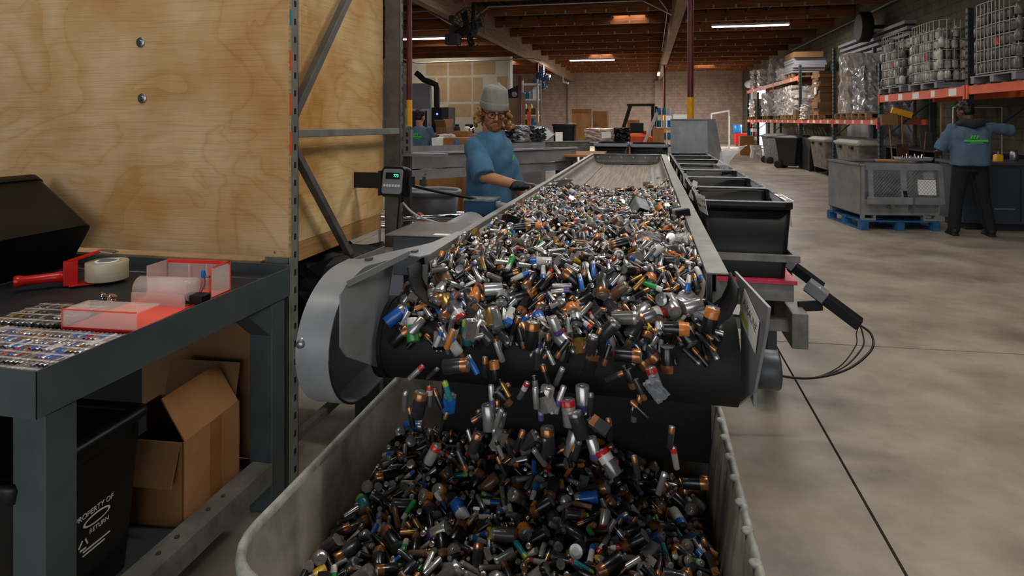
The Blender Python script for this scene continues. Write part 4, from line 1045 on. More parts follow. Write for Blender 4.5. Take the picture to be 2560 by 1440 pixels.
for x, y, z, ty, sk, roll, yaw in falls:
    ax = Vector((math.sin(roll) * math.cos(yaw), math.sin(roll) * math.sin(yaw) * .6, math.cos(roll))).normalized()
    if ty in ('AA', 'D', 'C') and sk.startswith('copper') and rs.random() < .3: ax = -ax
    o_ = ax.orthogonal().normalized()
    mw = Matrix.Translation((x, y, z)) @ Matrix((ax, o_, ax.cross(o_))).transposed().to_4x4()
    individual(ty, sk, mw, 'falling close below the belt head' if z > .9 else 'falling low above the bin pile', 'batteries falling into the bin')
print('BATTERIES', NB1, NB2, len(falls))
# ---- odd items on the heap
def lantern(c, rot, label, mside, s=1.0, word=None):
    t = thing('lantern_battery', label, 'lantern battery', c); t.rotation_euler = rot
    part('case', MB().rbox_rings((0, 0, 0), [(-.05 * s, .031 * s, .031 * s, .006), (.048 * s, .031 * s, .031 * s, .006)]), mside, t)
    part('top_cap', MB().rbox_rings((0, 0, 0), [(.048 * s, .033 * s, .033 * s, .006), (.056 * s, .033 * s, .033 * s, .006), (.058 * s, .03 * s, .03 * s, .006)]), M['black'], t)
    part('bottom_cap', MB().rbox_rings((0, 0, 0), [(-.056 * s, .033 * s, .033 * s, .006), (-.05 * s, .033 * s, .033 * s, .006)]), M['black'], t)
    part('label_band', MB().rbox_rings((0, 0, 0), [(-.02 * s, .0314 * s, .0314 * s, .006), (.02 * s, .0314 * s, .0314 * s, .006)]), M['greyrim'], t)
    if word:
        o = text('lettering', word, .014 * s, M['whitedot'], Matrix()); put(o, t); o.matrix_basis = basis((0, -.0325 * s, -.0), (0, 0, 1), (-1, 0, 0))
    return t
def on_heap(px, py, h=.02):
    p = atZ(px, py, 1.13); return (p.x, p.y, targ_belt(p.x, min(p.y, 4.7)) + h)
lantern(on_heap(1600, 540, .03), (R(-62), R(20), R(25)), 'large dark lantern battery lying among cells mid-belt', M['greyplastic'], .95, 'CA US')
lantern(on_heap(1262, 558, .0), (R(80), R(20), R(40)), 'lantern battery with barcode label against left conveyor rail', M['black'], 1.0)
lantern(on_heap(1700, 560, .02), (R(80), R(80), R(10)), 'black lantern battery lettered EVEREADY by the right rail', M['black'], .8, 'EVEREADY')
def wrapped_pack(px, py, sz, rot, m, lab):
    c = on_heap(px, py, .012); r_ = random.Random(px)
    mb = MB(); bm = bmesh.new(); bmesh.ops.create_cube(bm, size=1); bmesh.ops.subdivide_edges(bm, edges=bm.edges, cuts=5, use_grid_fill=True)
    for v in bm.verts: v.co = Vector((v.co.x * sz[0], v.co.y * sz[1], v.co.z * sz[2])) + Vector((r_.uniform(-1, 1), r_.uniform(-1, 1), r_.uniform(-1, 1))) * .0025
    me = bpy.data.meshes.new('pack'); bm.to_mesh(me); bm.free(); me.materials.append(m)
    o = bpy.data.objects.new('battery_pack', me); col.objects.link(o); o.location = c; o.rotation_euler = rot
    return tag(o, lab, 'battery pack')
wrapped_pack(1740, 722, (.10, .05, .035), (.3, .35, -.5), M['silverwrap'], 'film-wrapped battery pack near the right conveyor lip')
wrapped_pack(1620, 612, (.07, .045, .03), (-.3, .2, .5), M['silverwrap'], 'crinkled silver pack on the heap by green cell')
wrapped_pack(1700, 620, (.06, .06, .03), (.2, -.2, .1), M['clearfilm'], 'clear crumpled plastic scrap by the right rail')
wrapped_pack(1752, 655, (.055, .04, .05), (.2, .1, .3), M['black'], 'black boxed battery with orange top by the right rail')
wrapped_pack(1683, 658, (.04, .022, .028), (.4, .3, .8), BM['orange'], 'orange wrapped battery pack on right of heap')
wrapped_pack(1640, 800, (.05, .028, .014), (1.2, .9, .2), M['greyplastic'], 'flat grey phone battery sliding over the belt head')
wrapped_pack(1735, 600, (.075, .003, .05), (.3, .4, .9), M['card2'], 'bent brown card scrap against the right rail')
# scattered single cells on the bare belt
for px, py, ty, sk, ya in ((1618, 462, 'D', 'grey', .2), (1483, 475, 'AA', 'steel', .1), (1648, 448, 'C', 'brown', 1.0), (1650, 476, 'C', 'brown', .4), (1577, 470, 'C', 'brown', .6), (1548, 478, 'D', 'copper', .1)):
    p = atZ(px, py, BELT + .012); r_ = DIM[ty][0]
    mw = Matrix.Translation((p.x, p.y, BELT + .0035 + r_)) @ Matrix.Rotation(ya, 4, 'Z')
    individual(ty, sk, mw, 'lying alone on the bare belt', 'single batteries on the bare belt')
c = atZ(1450, 462, BELT + .004)
t = thing('label_scrap', 'torn white label scraps stuck on the bare conveyor belt', 'scrap', c)
part('label_sheet', MB().b2((-.05, -.03, 0), (.05, .03, .002)).b2((-.16, -.01, 0), (-.05, .0, .002)).b2((-.14, .01, 0), (-.05, .02, .002)), M['paper'], t)
part('printed_bar', MB().b2((-.02, -.02, .002), (.005, .02, .0025)), M['ink'], t)
# ---- taped sheets of cells on the bench
def cell_sheet(c, rz, nx, ny, pal, lab, ty='AA', jag=.02, seed=1):
    r_ = random.Random(seed); t = thing('battery_sheet', lab, 'battery sheet', c, rz)
    r, L = DIM[ty]; cache = {}
    for j in range(ny):
        off = r_.uniform(-jag, jag)
        for i in range(nx):
            k = r_.choices([a for a, b in pal], [b for a, b in pal])[0]
            if k not in cache:
                m_ = MB().lathe([(r * .9, -L / 2), (r, -L / 2 + .001), (r, L / 2 - .001), (r * .4, L / 2), (r * .34, L / 2 + .0016)], (0, 0, 0), 8, axis='y'); cache[k] = m_.mesh('battery', [BM[k]])
            o = bpy.data.objects.new('battery', cache[k]); col.objects.link(o); o.parent = t
            o.location = (i * (2 * r + .0006), j * (L + .002) + off * 0 + (off if i % 7 < 4 else -off) * .5, r)
    w = nx * (2 * r + .0006); l = ny * (L + .002)
    for j in range(ny): part('tape_strip', MB().b2((-r, j * (L + .002) - .005, 2 * r), (w - r, j * (L + .002) + .005, 2 * r + .0004)), M['clearfilm'], t)
    return t
pm = [('steel', 5), ('silver', 5), ('dsilver', 2), ('blue', 1.2), ('red', 1), ('gold', 1), ('purple', .7), ('white', 1.5), ('copper', .6)]
pg = [('dsilver', 3), ('steel', 3), ('grey', 2)]
pd = [('dark', 2), ('dsilver', 3), ('gold', .6), ('steel', 1)]
def row_sheet(p0, rz, *a, **k): return cell_sheet((p0.x, p0.y, .9265), rz, *a, **k)
cell_sheet((-1.945, 1.395, .9165), R(1), 32, 4, pm, 'sheet of colourful small batteries taped side by side on bench', seed=3)
cell_sheet((-1.94, 1.308, .9165), 0, 32, 1.5 and 2, pg, 'sheet of plain silver batteries at the bench corner', seed=4)
cell_sheet((-1.99, 1.625, .9165), R(3), 17, 4, pd, 'sheet of dark and silver cells behind the colourful sheet', seed=5)
c = Vector((-1.83, 1.89, 0))
t = thing('cell_bag', 'small clear bag of shiny coin cells beside the acrylic jig', 'bag', (c.x, c.y, .916))
r_ = random.Random(9)
for k in range(9):
    x, y = r_.uniform(-.03, .03), r_.uniform(-.02, .02)
    part('coin_cell', MB().cyl((x, y, .004 + .003 * k), (x + .002, y + .001, .0072 + .003 * k), .0105, n=16), M['chrome'], t)
# ================================================================ RIGHT SIDE: racks, goods, bins
RX0, RX1 = 4.8, 5.85
def upright_frame(y, h, lab, m):
    t = thing('rack_upright', lab, 'rack', (RX0, y, 0))
    for x in (RX0, RX1 - .08):
        P('post', MB().b2((x, y - .045, 0), (x + .08, y + .045, h)), m)
    for k in range(int(h / .9)):
        z = .25 + k * .9; P('brace', MB().bar((RX0 + .08, y, z), (RX1 - .08, y, z + .75 * (1 if k % 2 else .1)), .03, .03), m)
    mb = MB()
    for k in range(int(h / .1)): mb.b2((RX0 - .002, y - .03, .06 + k * .1), (RX0 + .001, y - .012, .1 + k * .1)); mb.b2((RX0 - .002, y + .012, .06 + k * .1), (RX0 + .001, y + .03, .1 + k * .1)); mb.b2((RX0 + .02, y - .047, .06 + k * .1), (RX0 + .04, y - .044, .1 + k * .1))
    o = P('slot_row', mb, M['slot']); o['kind'] = 'stuff'
    return t
UY = [7.2, 11.1, 14.95, 18.4, 22.3, 26.6, 30.5, 33.4]
ulab = ['rack upright out beside the third bottle cage', 'dark rack upright between the two bottle cages, behind worker', 'teal slotted rack upright at orange beam end with tools', 'grey rack upright beside tall carton stack', 'grey rack upright under the end of upper orange beam',
        'rack upright between the two wrapped pallet loads', 'rack upright before the far wrapped load', 'last rack upright by the sunlit doorway']
uh = [3.3, 3.27, 2.75, 3.45, 3.35, 3.05, 2.8, 3.05]
for k, y in enumerate(UY):
    t = upright_frame(y, uh[k], ulab[k], M['rackdark'] if k < 2 else M['rackgreen'])
def beam_pair(y0, y1, z, lab, h=.115, labels=2, dec=True):
    t = thing('rack_beam', lab, 'rack beam', (RX0, (y0 + y1) / 2, z))
    for x in (RX0 - .012, RX1 - .04):
        P('beam', MB().b2((x, y0 + .05, z - h), (x + .045, y1 - .05, z)), M['orange'], .003)
    for y in (y0 + .05, y1 - .05):
        P('end_bracket', MB().b2((RX0 - .02, y - .03, z - .2), (RX0 + .0, y + .03, z + .02)), M['orange'])
    rr = random.Random(int(y0 * 10))
    for k in range(labels):
        y = y0 + (y1 - y0) * (k + .6) / (labels + .3); w = rr.uniform(.12, .3)
        P('shelf_label', MB().b2((RX0 - .0135, y - w / 2, z - h + .02), (RX0 - .0125, y + w / 2, z - .015)), M['paper'])
    if dec:
        for k in range(10):
            y = y0 + .2 + (y1 - y0 - .4) * k / 9
            P('deck_board', MB().b2((RX0 + .03, y - .06, z), (RX1 - .04, y + .06, z + .018)), M['wood'])
beam_pair(11.1, 14.95, 2.07, 'bright orange rack beam with white labels under bottle cages', .15, 5)
beam_pair(7.2, 11.1, 2.07, 'orange beam of the dark bay behind the worker', .13, 0)
beam_pair(14.95, 18.4, 1.56, 'orange rack beam with labels below silver wrapped stacks', .115, 5)
beam_pair(18.4, 22.3, 1.56, 'orange rack beam below the tall brown carton stack', .115, 5)
beam_pair(22.3, 26.6, 1.56, 'orange rack beam below the brick-like wrapped load', .115, 4)
beam_pair(26.6, 30.5, 1.56, 'far low orange rack beam below the white sacks', .115, 4)
beam_pair(30.5, 33.4, 1.56, 'last low orange rack beam near the doorway', .115, 3)
beam_pair(22.3, 26.6, 2.99, 'high orange rack beam carrying the pale sheets', .14, 2)
beam_pair(26.6, 33.4, 2.99, 'long high orange rack beam carrying wrapped goods', .14, 2)
def pallet(c, rz, sx, sy, m, lab, grp='wooden pallets', cat='pallet'):
    t = thing('pallet', lab, cat, c, rz, grp)
    for k in range(5):
        y = -sy / 2 + sy * (k + .5) / 5; part('deck_board', MB().b2((-sx / 2, y - sy * .08, .115), (sx / 2, y + sy * .08, .135)), m, t)
    for x in (-sx / 2 + .05, 0, sx / 2 - .05):
        for y in (-sy / 2 + .06, 0, sy / 2 - .06): part('block', MB().b2((x - .05, y - .06, .02), (x + .05, y + .06, .115)), m, t)
        part('bottom_board', MB().b2((x - .05, -sy / 2, 0), (x + .05, sy / 2, .02)), m, t)
    return t
def crumple(sx, sy, sz, seed, amp=.03, cuts=9, taper=0):
    r_ = random.Random(seed); bm = bmesh.new(); bmesh.ops.create_cube(bm, size=1); bmesh.ops.subdivide_edges(bm, edges=bm.edges, cuts=cuts, use_grid_fill=True)
    ph = [r_.uniform(0, 6) for _ in range(6)]
    for v in bm.verts:
        c = v.co; k = 1 - taper * (c.z + .5)
        n = Vector((math.sin(c.z * 23 + ph[0] + c.y * 6), math.sin(c.z * 19 + ph[1] + c.x * 7), math.sin(c.x * 13 + c.y * 11 + ph[2]))) * .5 + Vector((r_.uniform(-1, 1), r_.uniform(-1, 1), r_.uniform(-1, 1)))
        v.co = Vector((c.x * sx * k, c.y * sy * k, (c.z + .5) * sz)) + Vector((n.x, n.y, n.z * .4 if c.z > -.49 else 0)) * amp
        if v.co.z < 0: v.co.z = 0
    return bm
def wrapped(c, sz, m, lab, seed, rz=0, name='wrapped_load', cat='wrapped load', amp=.03, cuts=9, taper=0, smooth=False):
    bm = crumple(*sz, seed, amp, cuts, taper); me = bpy.data.meshes.new(name); bm.to_mesh(me); bm.free(); me.materials.append(m)
    if smooth: me.polygons.foreach_set('use_smooth', [True] * len(me.polygons))
    o = bpy.data.objects.new(name, me); col.objects.link(o); o.location = c; o.rotation_euler = (0, 0, rz); return tag(o, lab, cat)
RC = (RX0 + RX1) / 2 - .08
# IBC style bottle cages
def bottle_cage(y, lab, m, seed):
    t = thing('bottle_cage', lab, 'cage', (RC, y, 2.09))
    hx, hy, h = .52, .62, 1.14
    for k in range(3): part('skid', MB().b2((-hx, -hy + .02 + k * (hy - .07), 0), (hx, -hy + .12 + k * (hy - .07), .09)), M['greyplastic'], t); part('skid_board', MB().b2((-hx + k * .47, -hy, .09), (-hx + k * .47 + .1, hy, .11)), M['greyplastic'], t)
    mb = MB()
    for k in range(7):
        z = .13 + k * (h - .13) / 6
        ring = []
        for a in range(0, 360, 10):
            ca, sa = math.cos(R(a)), math.sin(R(a)); q = 6
            rr_ = (abs(ca) ** q + abs(sa) ** q) ** (-1 / q); ring.append((hx * ca * rr_, hy * sa * rr_, z))
        mb.tube(ring + ring[:1], .009, 6)
    for a in range(0, 360, 9):
        ca, sa = math.cos(R(a)), math.sin(R(a)); q = 6; rr_ = (abs(ca) ** q + abs(sa) ** q) ** (-1 / q)
        mb.cyl((hx * ca * rr_, hy * sa * rr_, .12), (hx * ca * rr_, hy * sa * rr_, h), .007, n=5)
    part('cage_bars', mb, M['galv'], t)
    rr = random.Random(seed); mb = MB()
    for i in range(9):
        for j in range(11):
            for k in range(5):
                x, yy = -hx + .07 + i * .113 + rr.uniform(-.02, .02), -hy + .07 + j * .109 + rr.uniform(-.02, .02); z = .13 + k * .175 + rr.uniform(0, .03)
                if i not in (0, 8) and j not in (0, 10) and k < 4: continue
                if k == 4 and rr.random() < .3: continue
                mb.lathe([(.035, 0), (.05, .01), (.05, .12), (.035, .15), (.016, .165), (.016, .18)], (x, yy, z), 7, m=rr.choice((0, 0, 0, 1)))
    o = part('plastic_bottles', mb, [m, M['jugd']], t); o['kind'] = 'stuff'
    part('red_cap_bottle', MB().cyl((-hx + .03, -.1, .5), (-hx + .03, -.08, .6), .03, n=10), M['red'], t)
bottle_cage(14.1, 'wire cage of pale plastic bottles, beside teal upright', M['jug'], 1)
bottle_cage(12.55, 'wire cage of pale plastic bottles next to dark upright', M['jug'], 2)
bottle_cage(10.2, 'dim wire cage of bottles in the bay behind the worker', M['jugd'], 3)
# goods on the lower racks
for y, k in ((16.1, 0), (17.5, 0), (20.2, 0), (23.7, 0), (25.5, 0), (28.2, 0), (32.0, 0)):
    pallet((RC, y, 1.58), R(90), 1.1, 1.0, M['wood'], 'wooden pallet on the orange rack beam under stacked goods')
wrapped((RC, 16.15, 1.72), (.95, .85, 1.05), M['silverwrap'], 'tall stack crinkled in silver film beside teal upright', 11, amp=.03, cuts=12, taper=-.05)
wrapped((RC, 17.35, 1.72), (.95, .8, 1.45), M['wrap'], 'tallest film-wrapped stack of cartons below the wall hood', 12, amp=.03, cuts=12)
t = thing('picture_frame', 'tan wooden frame standing on the rack beside silver stacks', 'frame', (RX0 + .1, 18.1, 1.72))
for a, b in (((-.02, -.45, 0), (.03, -.35, 1.1)), ((-.02, .2, 0), (.03, .3, 1.1)), ((-.02, -.35, 0), (.03, .2, .1)), ((-.02, -.35, 1.0), (.03, .2, 1.1))): part('frame_board', MB().b2(a, b), M['card'], t)
rr = random.Random(4)
for k in range(14):
    sx, sy = rr.uniform(.8, .95), rr.uniform(.7, .85); o = MB().b2((-sx / 2, -sy / 2, 0), (sx / 2, sy / 2, .088)).build('flat_carton', M['card2'] if k % 3 else M['card'])
    o.location = (RC + rr.uniform(-.04, .02), 20.2 + rr.uniform(-.04, .04), 1.716 + k * .089); o.rotation_euler.z = rr.uniform(-.06, .06)
    tag(o, 'flat brown carton in the tall stack on the rack', 'carton', 'flat cartons in a tall stack')
tag(MB().b2((RX0 - .01, 20.05, 2.3), (RX0 + .005, 20.35, 2.65)).build('paper_label', M['paper']), 'white page stuck to the brown carton stack', 'label')
wrapped((RC - .1, 21.5, 1.58), (.8, .7, .45), M['wrapw'], 'low white wrapped bundle spilling over rack beam', 13, amp=.05)
t = thing('brick_stack', 'stack of brown hollow bricks beside the carton stack', 'bricks', (RX0 + .25, 21.45, 2.03))
for k in range(3):
    for j in range(2): part('brick', MB().b2((-.1, -.3 + k * .2, j * .1), (.12, -.12 + k * .2, j * .1 + .09)), M['rust'], t)
wrapped((RC, 23.75, 1.72), (1.0, 1.35, 1.0), M['wrap'], 'wrapped pallet load with small brown box before it', 14, amp=.03, cuts=11)
tag(MB().b2((RX0 - .06, 22.48, 1.58), (RX0 + .3, 22.92, 1.88)).build('cardboard_box', M['card2']), 'small brown box in front of wrapped pallet load', 'box')
wrapped((RC, 25.6, 1.72), (1.0, 1.35, .98), M['wrapw'], 'bulging white wrapped sacks between two rack uprights', 15, amp=.06, cuts=9)
wrapped((RC, 28.2, 1.72), (1.0, 1.6, .95), M['wrapw'], 'white wrapped sacks on the far part of rack', 16, amp=.06)
wrapped((RC, 32.0, 1.72), (.9, 1.4, .8), M['wrap'], 'dim wrapped load near the doorway end of rack', 17, amp=.05)
# upper rack goods
pallet((RC, 23.6, 3.0), R(90), 1.1, 1.0, M['wood'], 'wooden pallet on the high orange beam under white sheets', 'high pallets')
rr = random.Random(8)
for k in range(6):
    o = MB().b2((-.5, -.75, 0), (.5, .75, .075)).build('foam_sheet', M['lightgrey']); o.location = (RC + rr.uniform(-.03, .03), 23.6 + rr.uniform(-.06, .06), 3.14 + k * .08)
    tag(o, 'flat pale grey sheet in the stack on the high beam', 'sheet', 'pale sheets stacked on the high beam')
tag(MB().b2((RC - .5, 22.75, 3.63), (RC + .4, 24.2, 3.82)).build('cardboard_box', M['card2']), 'long brown carton on top of pale sheets', 'box')
wrapped((RC, 25.6, 3.02), (.9, .9, .45), M['wrapw'], 'stack of white trays on the high beam', 21, amp=.04)
o = wrapped((RC, 26.5, 3.02), (.7, .6, .38), M['blue'], 'bundle in blue film on the high beam', 22, amp=.04)
wrapped((RC, 28.2, 3.02), (.7, .6, 1.05), M['wrap'], 'narrow tall wrapped bundle on the high beam', 23, amp=.04, taper=.2)
tag(MB().b2((RC - .3, 28.6, 3.02), (RC + .2, 28.8, 3.75)).build('cardboard_tube', M['card']), 'upright brown carton strip on the high beam', 'carton')
wrapped((RC, 30.0, 3.02), (.9, .9, .75), M['wrapw'], 'white wrapped cartons on the high beam, far part', 24, amp=.04)
wrapped((RC, 31.8, 3.02), (.9, 1.2, .85), M['wrap'], 'farthest wrapped load on the high beam', 25, amp=.05)
# dark goods under the racks
for k, (y, h) in enumerate(((15.4, .6), (24.0, .9), (21.3, 1.0), (25.4, 1.0))):
    wrapped((RC, y, 0), (.95, 1.1, h), M['card2'] if k % 2 else M['black2'], ['low dark crate on floor beside the teal upright', 'brown carton on floor under the wrapped load', 'dark crate on floor beneath the hollow bricks', 'brown carton on floor under the bulging sacks'][k], 30 + k, amp=.01, cuts=3, name='floor_crate', cat='crate')
# wheelie bins
def wheelie(c, rz, mb_, lab, s=1.0):
    t = thing('wheelie_bin', lab, 'wheelie bin', c, rz); t.scale = (s, s, s)
    part('body', MB().rbox_rings((0, 0, 0), [(.08, .21, .25, .05), (.95, .29, .36, .06)]), mb_, t)
    part('rim', MB().rbox_rings((0, 0, 0), [(.93, .30, .37, .06), (.97, .32, .39, .06)]), mb_, t)
    part('lid', MB().rbox_rings((0, 0, 0), [(.97, .325, .40, .07), (1.0, .32, .39, .07), (1.06, .22, .28, .1)]), mb_, t)
    part('handle', MB().tube([(-.22, .38, .96), (-.22, .45, .99), (.22, .45, .99), (.22, .38, .96)], .016, 8), mb_, t)
    part('axle_recess', MB().b2((-.26, .12, .02), (.26, .3, .2)), M['black2'], t)
    for sx in (-1, 1): part('wheel', MB().lathe([(.03, -.03), (.11, -.03), (.125, -.02), (.125, .02), (.11, .03), (.03, .03)], (sx * .27, .25, .125), 20, axis='x'), M['black2'], t)
p = atZ(1918, 408, 0); wheelie((p.x + .25, p.y + .1, 0), R(100), M['greyrim'], 'light grey wheelie bin parked beside the sunlit doorway boxes')
p = atZ(1965, 408, 0); wheelie((p.x + .15, p.y + 1.0, 0), R(100), M['greyrim'], 'light grey wheelie bin half hidden by the dark one')
p = atZ(2000, 420, 0); wheelie((p.x - .35, p.y - .1, 0), R(60), mat('dark_grey_plastic', '24272c', .5), 'dark charcoal wheelie bin between grey bins')
# bulk carts
def bulk(c, rz, lab, s=(1.1, .75, 1.05)):
    t = thing('bulk_cart', lab, 'bulk cart', c, rz)
    part('tub', MB().rbox_rings((0, 0, 0), [(.18, s[0] * .42, s[1] * .42, .06), (s[2] * .92, s[0] * .5, s[1] * .5, .06)]), M['bin'], t)
    part('rim', MB().rbox_rings((0, 0, 0), [(s[2] * .88, s[0] * .505, s[1] * .505, .06), (s[2] * .93, s[0] * .53, s[1] * .53, .06), (s[2] * .95, s[0] * .52, s[1] * .52, .06)]), M['binrim'], t)
    part('lid', MB().rbox_rings((0, 0, 0), [(s[2] * .95, s[0] * .52, s[1] * .52, .08), (s[2] * 1.0, s[0] * .45, s[1] * .45, .1)]), M['binrim'], t)
    for k in (-1, 1): part('lid_handle', MB().b2((k * s[0] * .25 - .1, -s[1] * .54, s[2] * .8), (k * s[0] * .25 + .1, -s[1] * .5, s[2] * .86)), M['black2'], t)
    for sx in (-1, 1):
        for sy in (-1, 1): part('caster', MB().cyl((sx * s[0] * .36 - .02, sy * s[1] * .34, .09), (sx * s[0] * .36 + .02, sy * s[1] * .34, .09), .09, n=14).b2((sx * s[0] * .36 - .04, sy * s[1] * .34 - .03, .12), (sx * s[0] * .36 + .04, sy * s[1] * .34 + .03, .2)), M['black2'], t)
bulk((5.3, 19.75, 0), R(-90), 'big off-white lidded bulk cart parked under the carton rack', (1.75, 1.15, 1.07))
bulk((5.3, 17.0, 0), R(-90), 'second lidded bulk cart under the silver wrapped stacks', (1.9, 1.15, 1.07))
# blue pallet + steel crate
p0 = Vector((2.95, 9.86, 0)); p1 = Vector((3.98, 10.0, 0)); ang = math.atan2(p1.y - p0.y, p1.x - p0.x)
pc = Vector((3.38, 10.46, 0))
pallet(pc, ang, 1.06, 1.16, M['pallet_blue'], 'blue painted pallet under the grey mesh-sided steel crate', None)
t = thing('steel_crate', 'grey steel crate with expanded-mesh door on blue pallet', 'crate', (pc.x, pc.y, .136), ang)
cx, cy, ch = .52, .55, .80
part('side_panel', MB().prism([(-cx, -cy, .08), (-cx, cy, .08), (-cx, cy, ch), (-cx, -cy, ch)], (.006, 0, 0)), M['steel'], t)
part('side_panel', MB().prism([(cx, -cy, .08), (cx, cy, .08), (cx, cy, ch), (cx, -cy, ch)], (-.006, 0, 0)), M['steel'], t)
part('back_panel', MB().b2((-cx, cy - .006, .08), (cx, cy, ch)), M['steel'], t)
part('front_lower', MB().b2((-cx, -cy, .08), (cx, -cy + .006, .30)), M['steel'], t)
part('floor_plate', MB().b2((-cx, -cy, .07), (cx, cy, .08)), M['steeld'], t)
part('top_frame', MB().b2((-cx - .02, -cy - .02, ch - .03), (cx + .02, -cy + .03, ch)).b2((-cx - .02, cy - .03, ch - .03), (cx + .02, cy + .02, ch)).b2((-cx - .02, -cy, ch - .03), (-cx + .02, cy, ch)).b2((cx - .02, -cy, ch - .03), (cx + .02, cy, ch)), M['steel'], t)
for x in (-cx + .02, cx - .2):
    part('foot', MB().b2((x, -cy, 0), (x + .18, -cy + .08, .03)).b2((x, -cy, .03), (x + .03, -cy + .08, .08)).b2((x + .15, -cy, .03), (x + .18, -cy + .08, .08)), M['steel'], t); part('rear_foot', MB().b2((x, cy - .08, 0), (x + .18, cy, .08)), M['steel'], t)
for x in (-cx, cx - .045): part('corner_post', MB().b2((x, -cy - .01, .03), (x + .045, -cy + .035, ch)), M['steel'], t)
def dp(x, z): return (x, -cy - .03 - (ch - .02 - z) * .12, z)
def dbar(n, a, b, w, h, m): part(n, MB().bar(dp(*a), dp(*b), w, h, up=(0, 1, 0)), m, t)
dbar('door_rail', (-cx + .05, ch - .05), (cx + .02, ch - .05), .07, .03, M['steel']); dbar('door_rail', (-cx + .05, .29), (cx + .02, .29), .10, .03, M['steel'])
dbar('door_stile', (-cx + .1, .25), (-cx + .1, ch - .03), .06, .03, M['steel']); dbar('door_stile', (cx, .25), (cx, ch - .03), .06, .03, M['steel']); dbar('door_stile', (.02, .25), (.02, ch - .03), .08, .02, M['steel'])
mb = MB()
z0, z1, x0, x1 = .33, ch - .08, -cx + .12, cx - .03
nr = 17
for i in range(nr):
    z = z0 + (z1 - z0) * i / (nr - 1); pts = []
    for j in range(41):
        x = x0 + (x1 - x0) * j / 40; q = dp(x, min(z1, max(z0, z + (.0125 if (j + i) % 2 else -.0125)))); pts.append(q)
    mb.tube(pts, .0035, 4)
part('expanded_mesh', mb, M['steel'], t)
part('paper_sheet', MB().prism([dp(.22, .58), dp(.45, .58), dp(.45, .37), dp(.22, .37)], (0, .025, 0)), M['paper'], t)
part('paper_sheet', MB().prism([dp(.30, .68), dp(.43, .68), dp(.43, .59), dp(.30, .59)], (0, .03, 0)), M['lightgrey'], t)
part('latch', MB().b2((-.18, -cy - .14, .18), (-.14, -cy, .24)).b2((.12, -cy - .12, .15), (.14, -cy, .35)), M['zinc'], t)
part('latch_hole', MB().prism([dp(-.0, .43), dp(.05, .43), dp(.06, .34), dp(.01, .34)], (0, -.02, 0)), M['slot'], t)
# items on the crate top and tools behind
tag(MB().prism([(pc.x - .1, 10.3, .94), (pc.x + .35, 10.25, .94), (pc.x + .4, 10.6, .94), (pc.x, 10.7, .94)], (0, 0, .015)).build('cardboard_sheet', M['card']), 'tan card sheet lying on the steel crate top', 'cardboard')
t = thing('parts_tray', 'grey tray with metal parts on the steel crate beside worker', 'tray', (pc.x + .42, 10.4, .955))
part('tray', MB().rbox_rings((0, 0, 0), [(0, .2, .14, .02), (.05, .22, .16, .02), (.05, .21, .15, .02), (.008, .19, .13, .02)]), M['greyplastic'], t)
for k in range(6): part('metal_part', MB().cyl((-.14 + k * .05, -.06 + .03 * (k % 3), .01), (-.12 + k * .05, .02, .07 + .02 * (k % 2)), .014, n=8), M['chrome'], t)
def pole_tool(px, py0, py1, depth, lean, head, lab, mh, name='broom'):
    a = atD(px, py1, depth); b = atD(px + lean, py0, depth); a.z = .0
    t = thing(name, lab, name.replace('_', ' '), (a.x, a.y, 0))
    P('handle', MB().cyl(a, b, .013, n=8), M['wood'])
    if head == 'broom': P('bristles', MB().bar(b + Vector((-.17, 0, .0)), b + Vector((.17, 0, -.1)), .07, .11), mh)
    elif head == 'block': P('head_block', MB().bar(b + Vector((-.13, 0, 0)), b + Vector((.13, 0, .02)), .12, .2), mh)
    elif head == 'shovel': P('blade', MB().bar(b, b + Vector((.02, 0, -.3)), .2, .02), mh)
pole_tool(2262, 275, 470, 12.0, -8, 'broom', 'yellow bristle push broom upside down by the teal upright', M['yellow'])
pole_tool(2240, 300, 470, 11.6, -18, 'block', 'brown block-headed brush leaning by teal rack upright', M['card2'], 'brush')
pole_tool(2300, 330, 480, 12.0, 14, 'shovel', 'dark shovel leaning among tools under the orange beam', M['steeld'], 'shovel')
pole_tool(2285, 360, 490, 11.8, -30, 'shovel', 'second shovel tilted among tools under orange beam', M['rust'], 'shovel')
pole_tool(2335, 345, 490, 12.2, 10, None, 'bare wooden pole among the tools', M['wood'], 'pole')
pole_tool(2353, 258, 400, 11.0, 0, None, 'pale upright pole with red tip beside the worker', M['wood'], 'pole')
for k, (px, py) in enumerate(((2270, 440), (2300, 455), (2325, 430), (2340, 460))):
    wrapped(atD(px, py, 11.7), (.22, .2, .16), M[['black2', 'blue', 'steeld', 'rust'][k]], ['black scrap bundle among the tools', 'blue scrap bundle among the tools', 'grey scrap bundle among the tools', 'rusty scrap bundle among the tools'][k], 60 + k, amp=.03, cuts=4, name='scrap_bundle', cat='scrap')
t = thing('tool_shelf', 'dark wooden shelf unit holding the tools under the orange beam', 'shelf', (5.2, 12.9, 0))
P('shelf_board', MB().b2((RX0 + .05, 11.3, .55), (RX1 - .1, 14.7, .58)), M['black2']); P('shelf_board', MB().b2((RX0 + .05, 11.3, .98), (RX1 - .1, 14.7, 1.0)), M['black2'])
P('shelf_end', MB().b2((RX0 + .05, 11.3, 0), (RX1 - .1, 11.33, 1.0)), M['black2']); P('shelf_end', MB().b2((RX0 + .05, 14.67, 0), (RX1 - .1, 14.7, 1.0)), M['black2'])
P('wire_frame', MB().tube([(4.72, 11.35, 1.0), (4.72, 11.35, 1.75), (5.4, 11.35, 1.75), (5.4, 11.35, 1.0)], .012, 6), M['galv'])
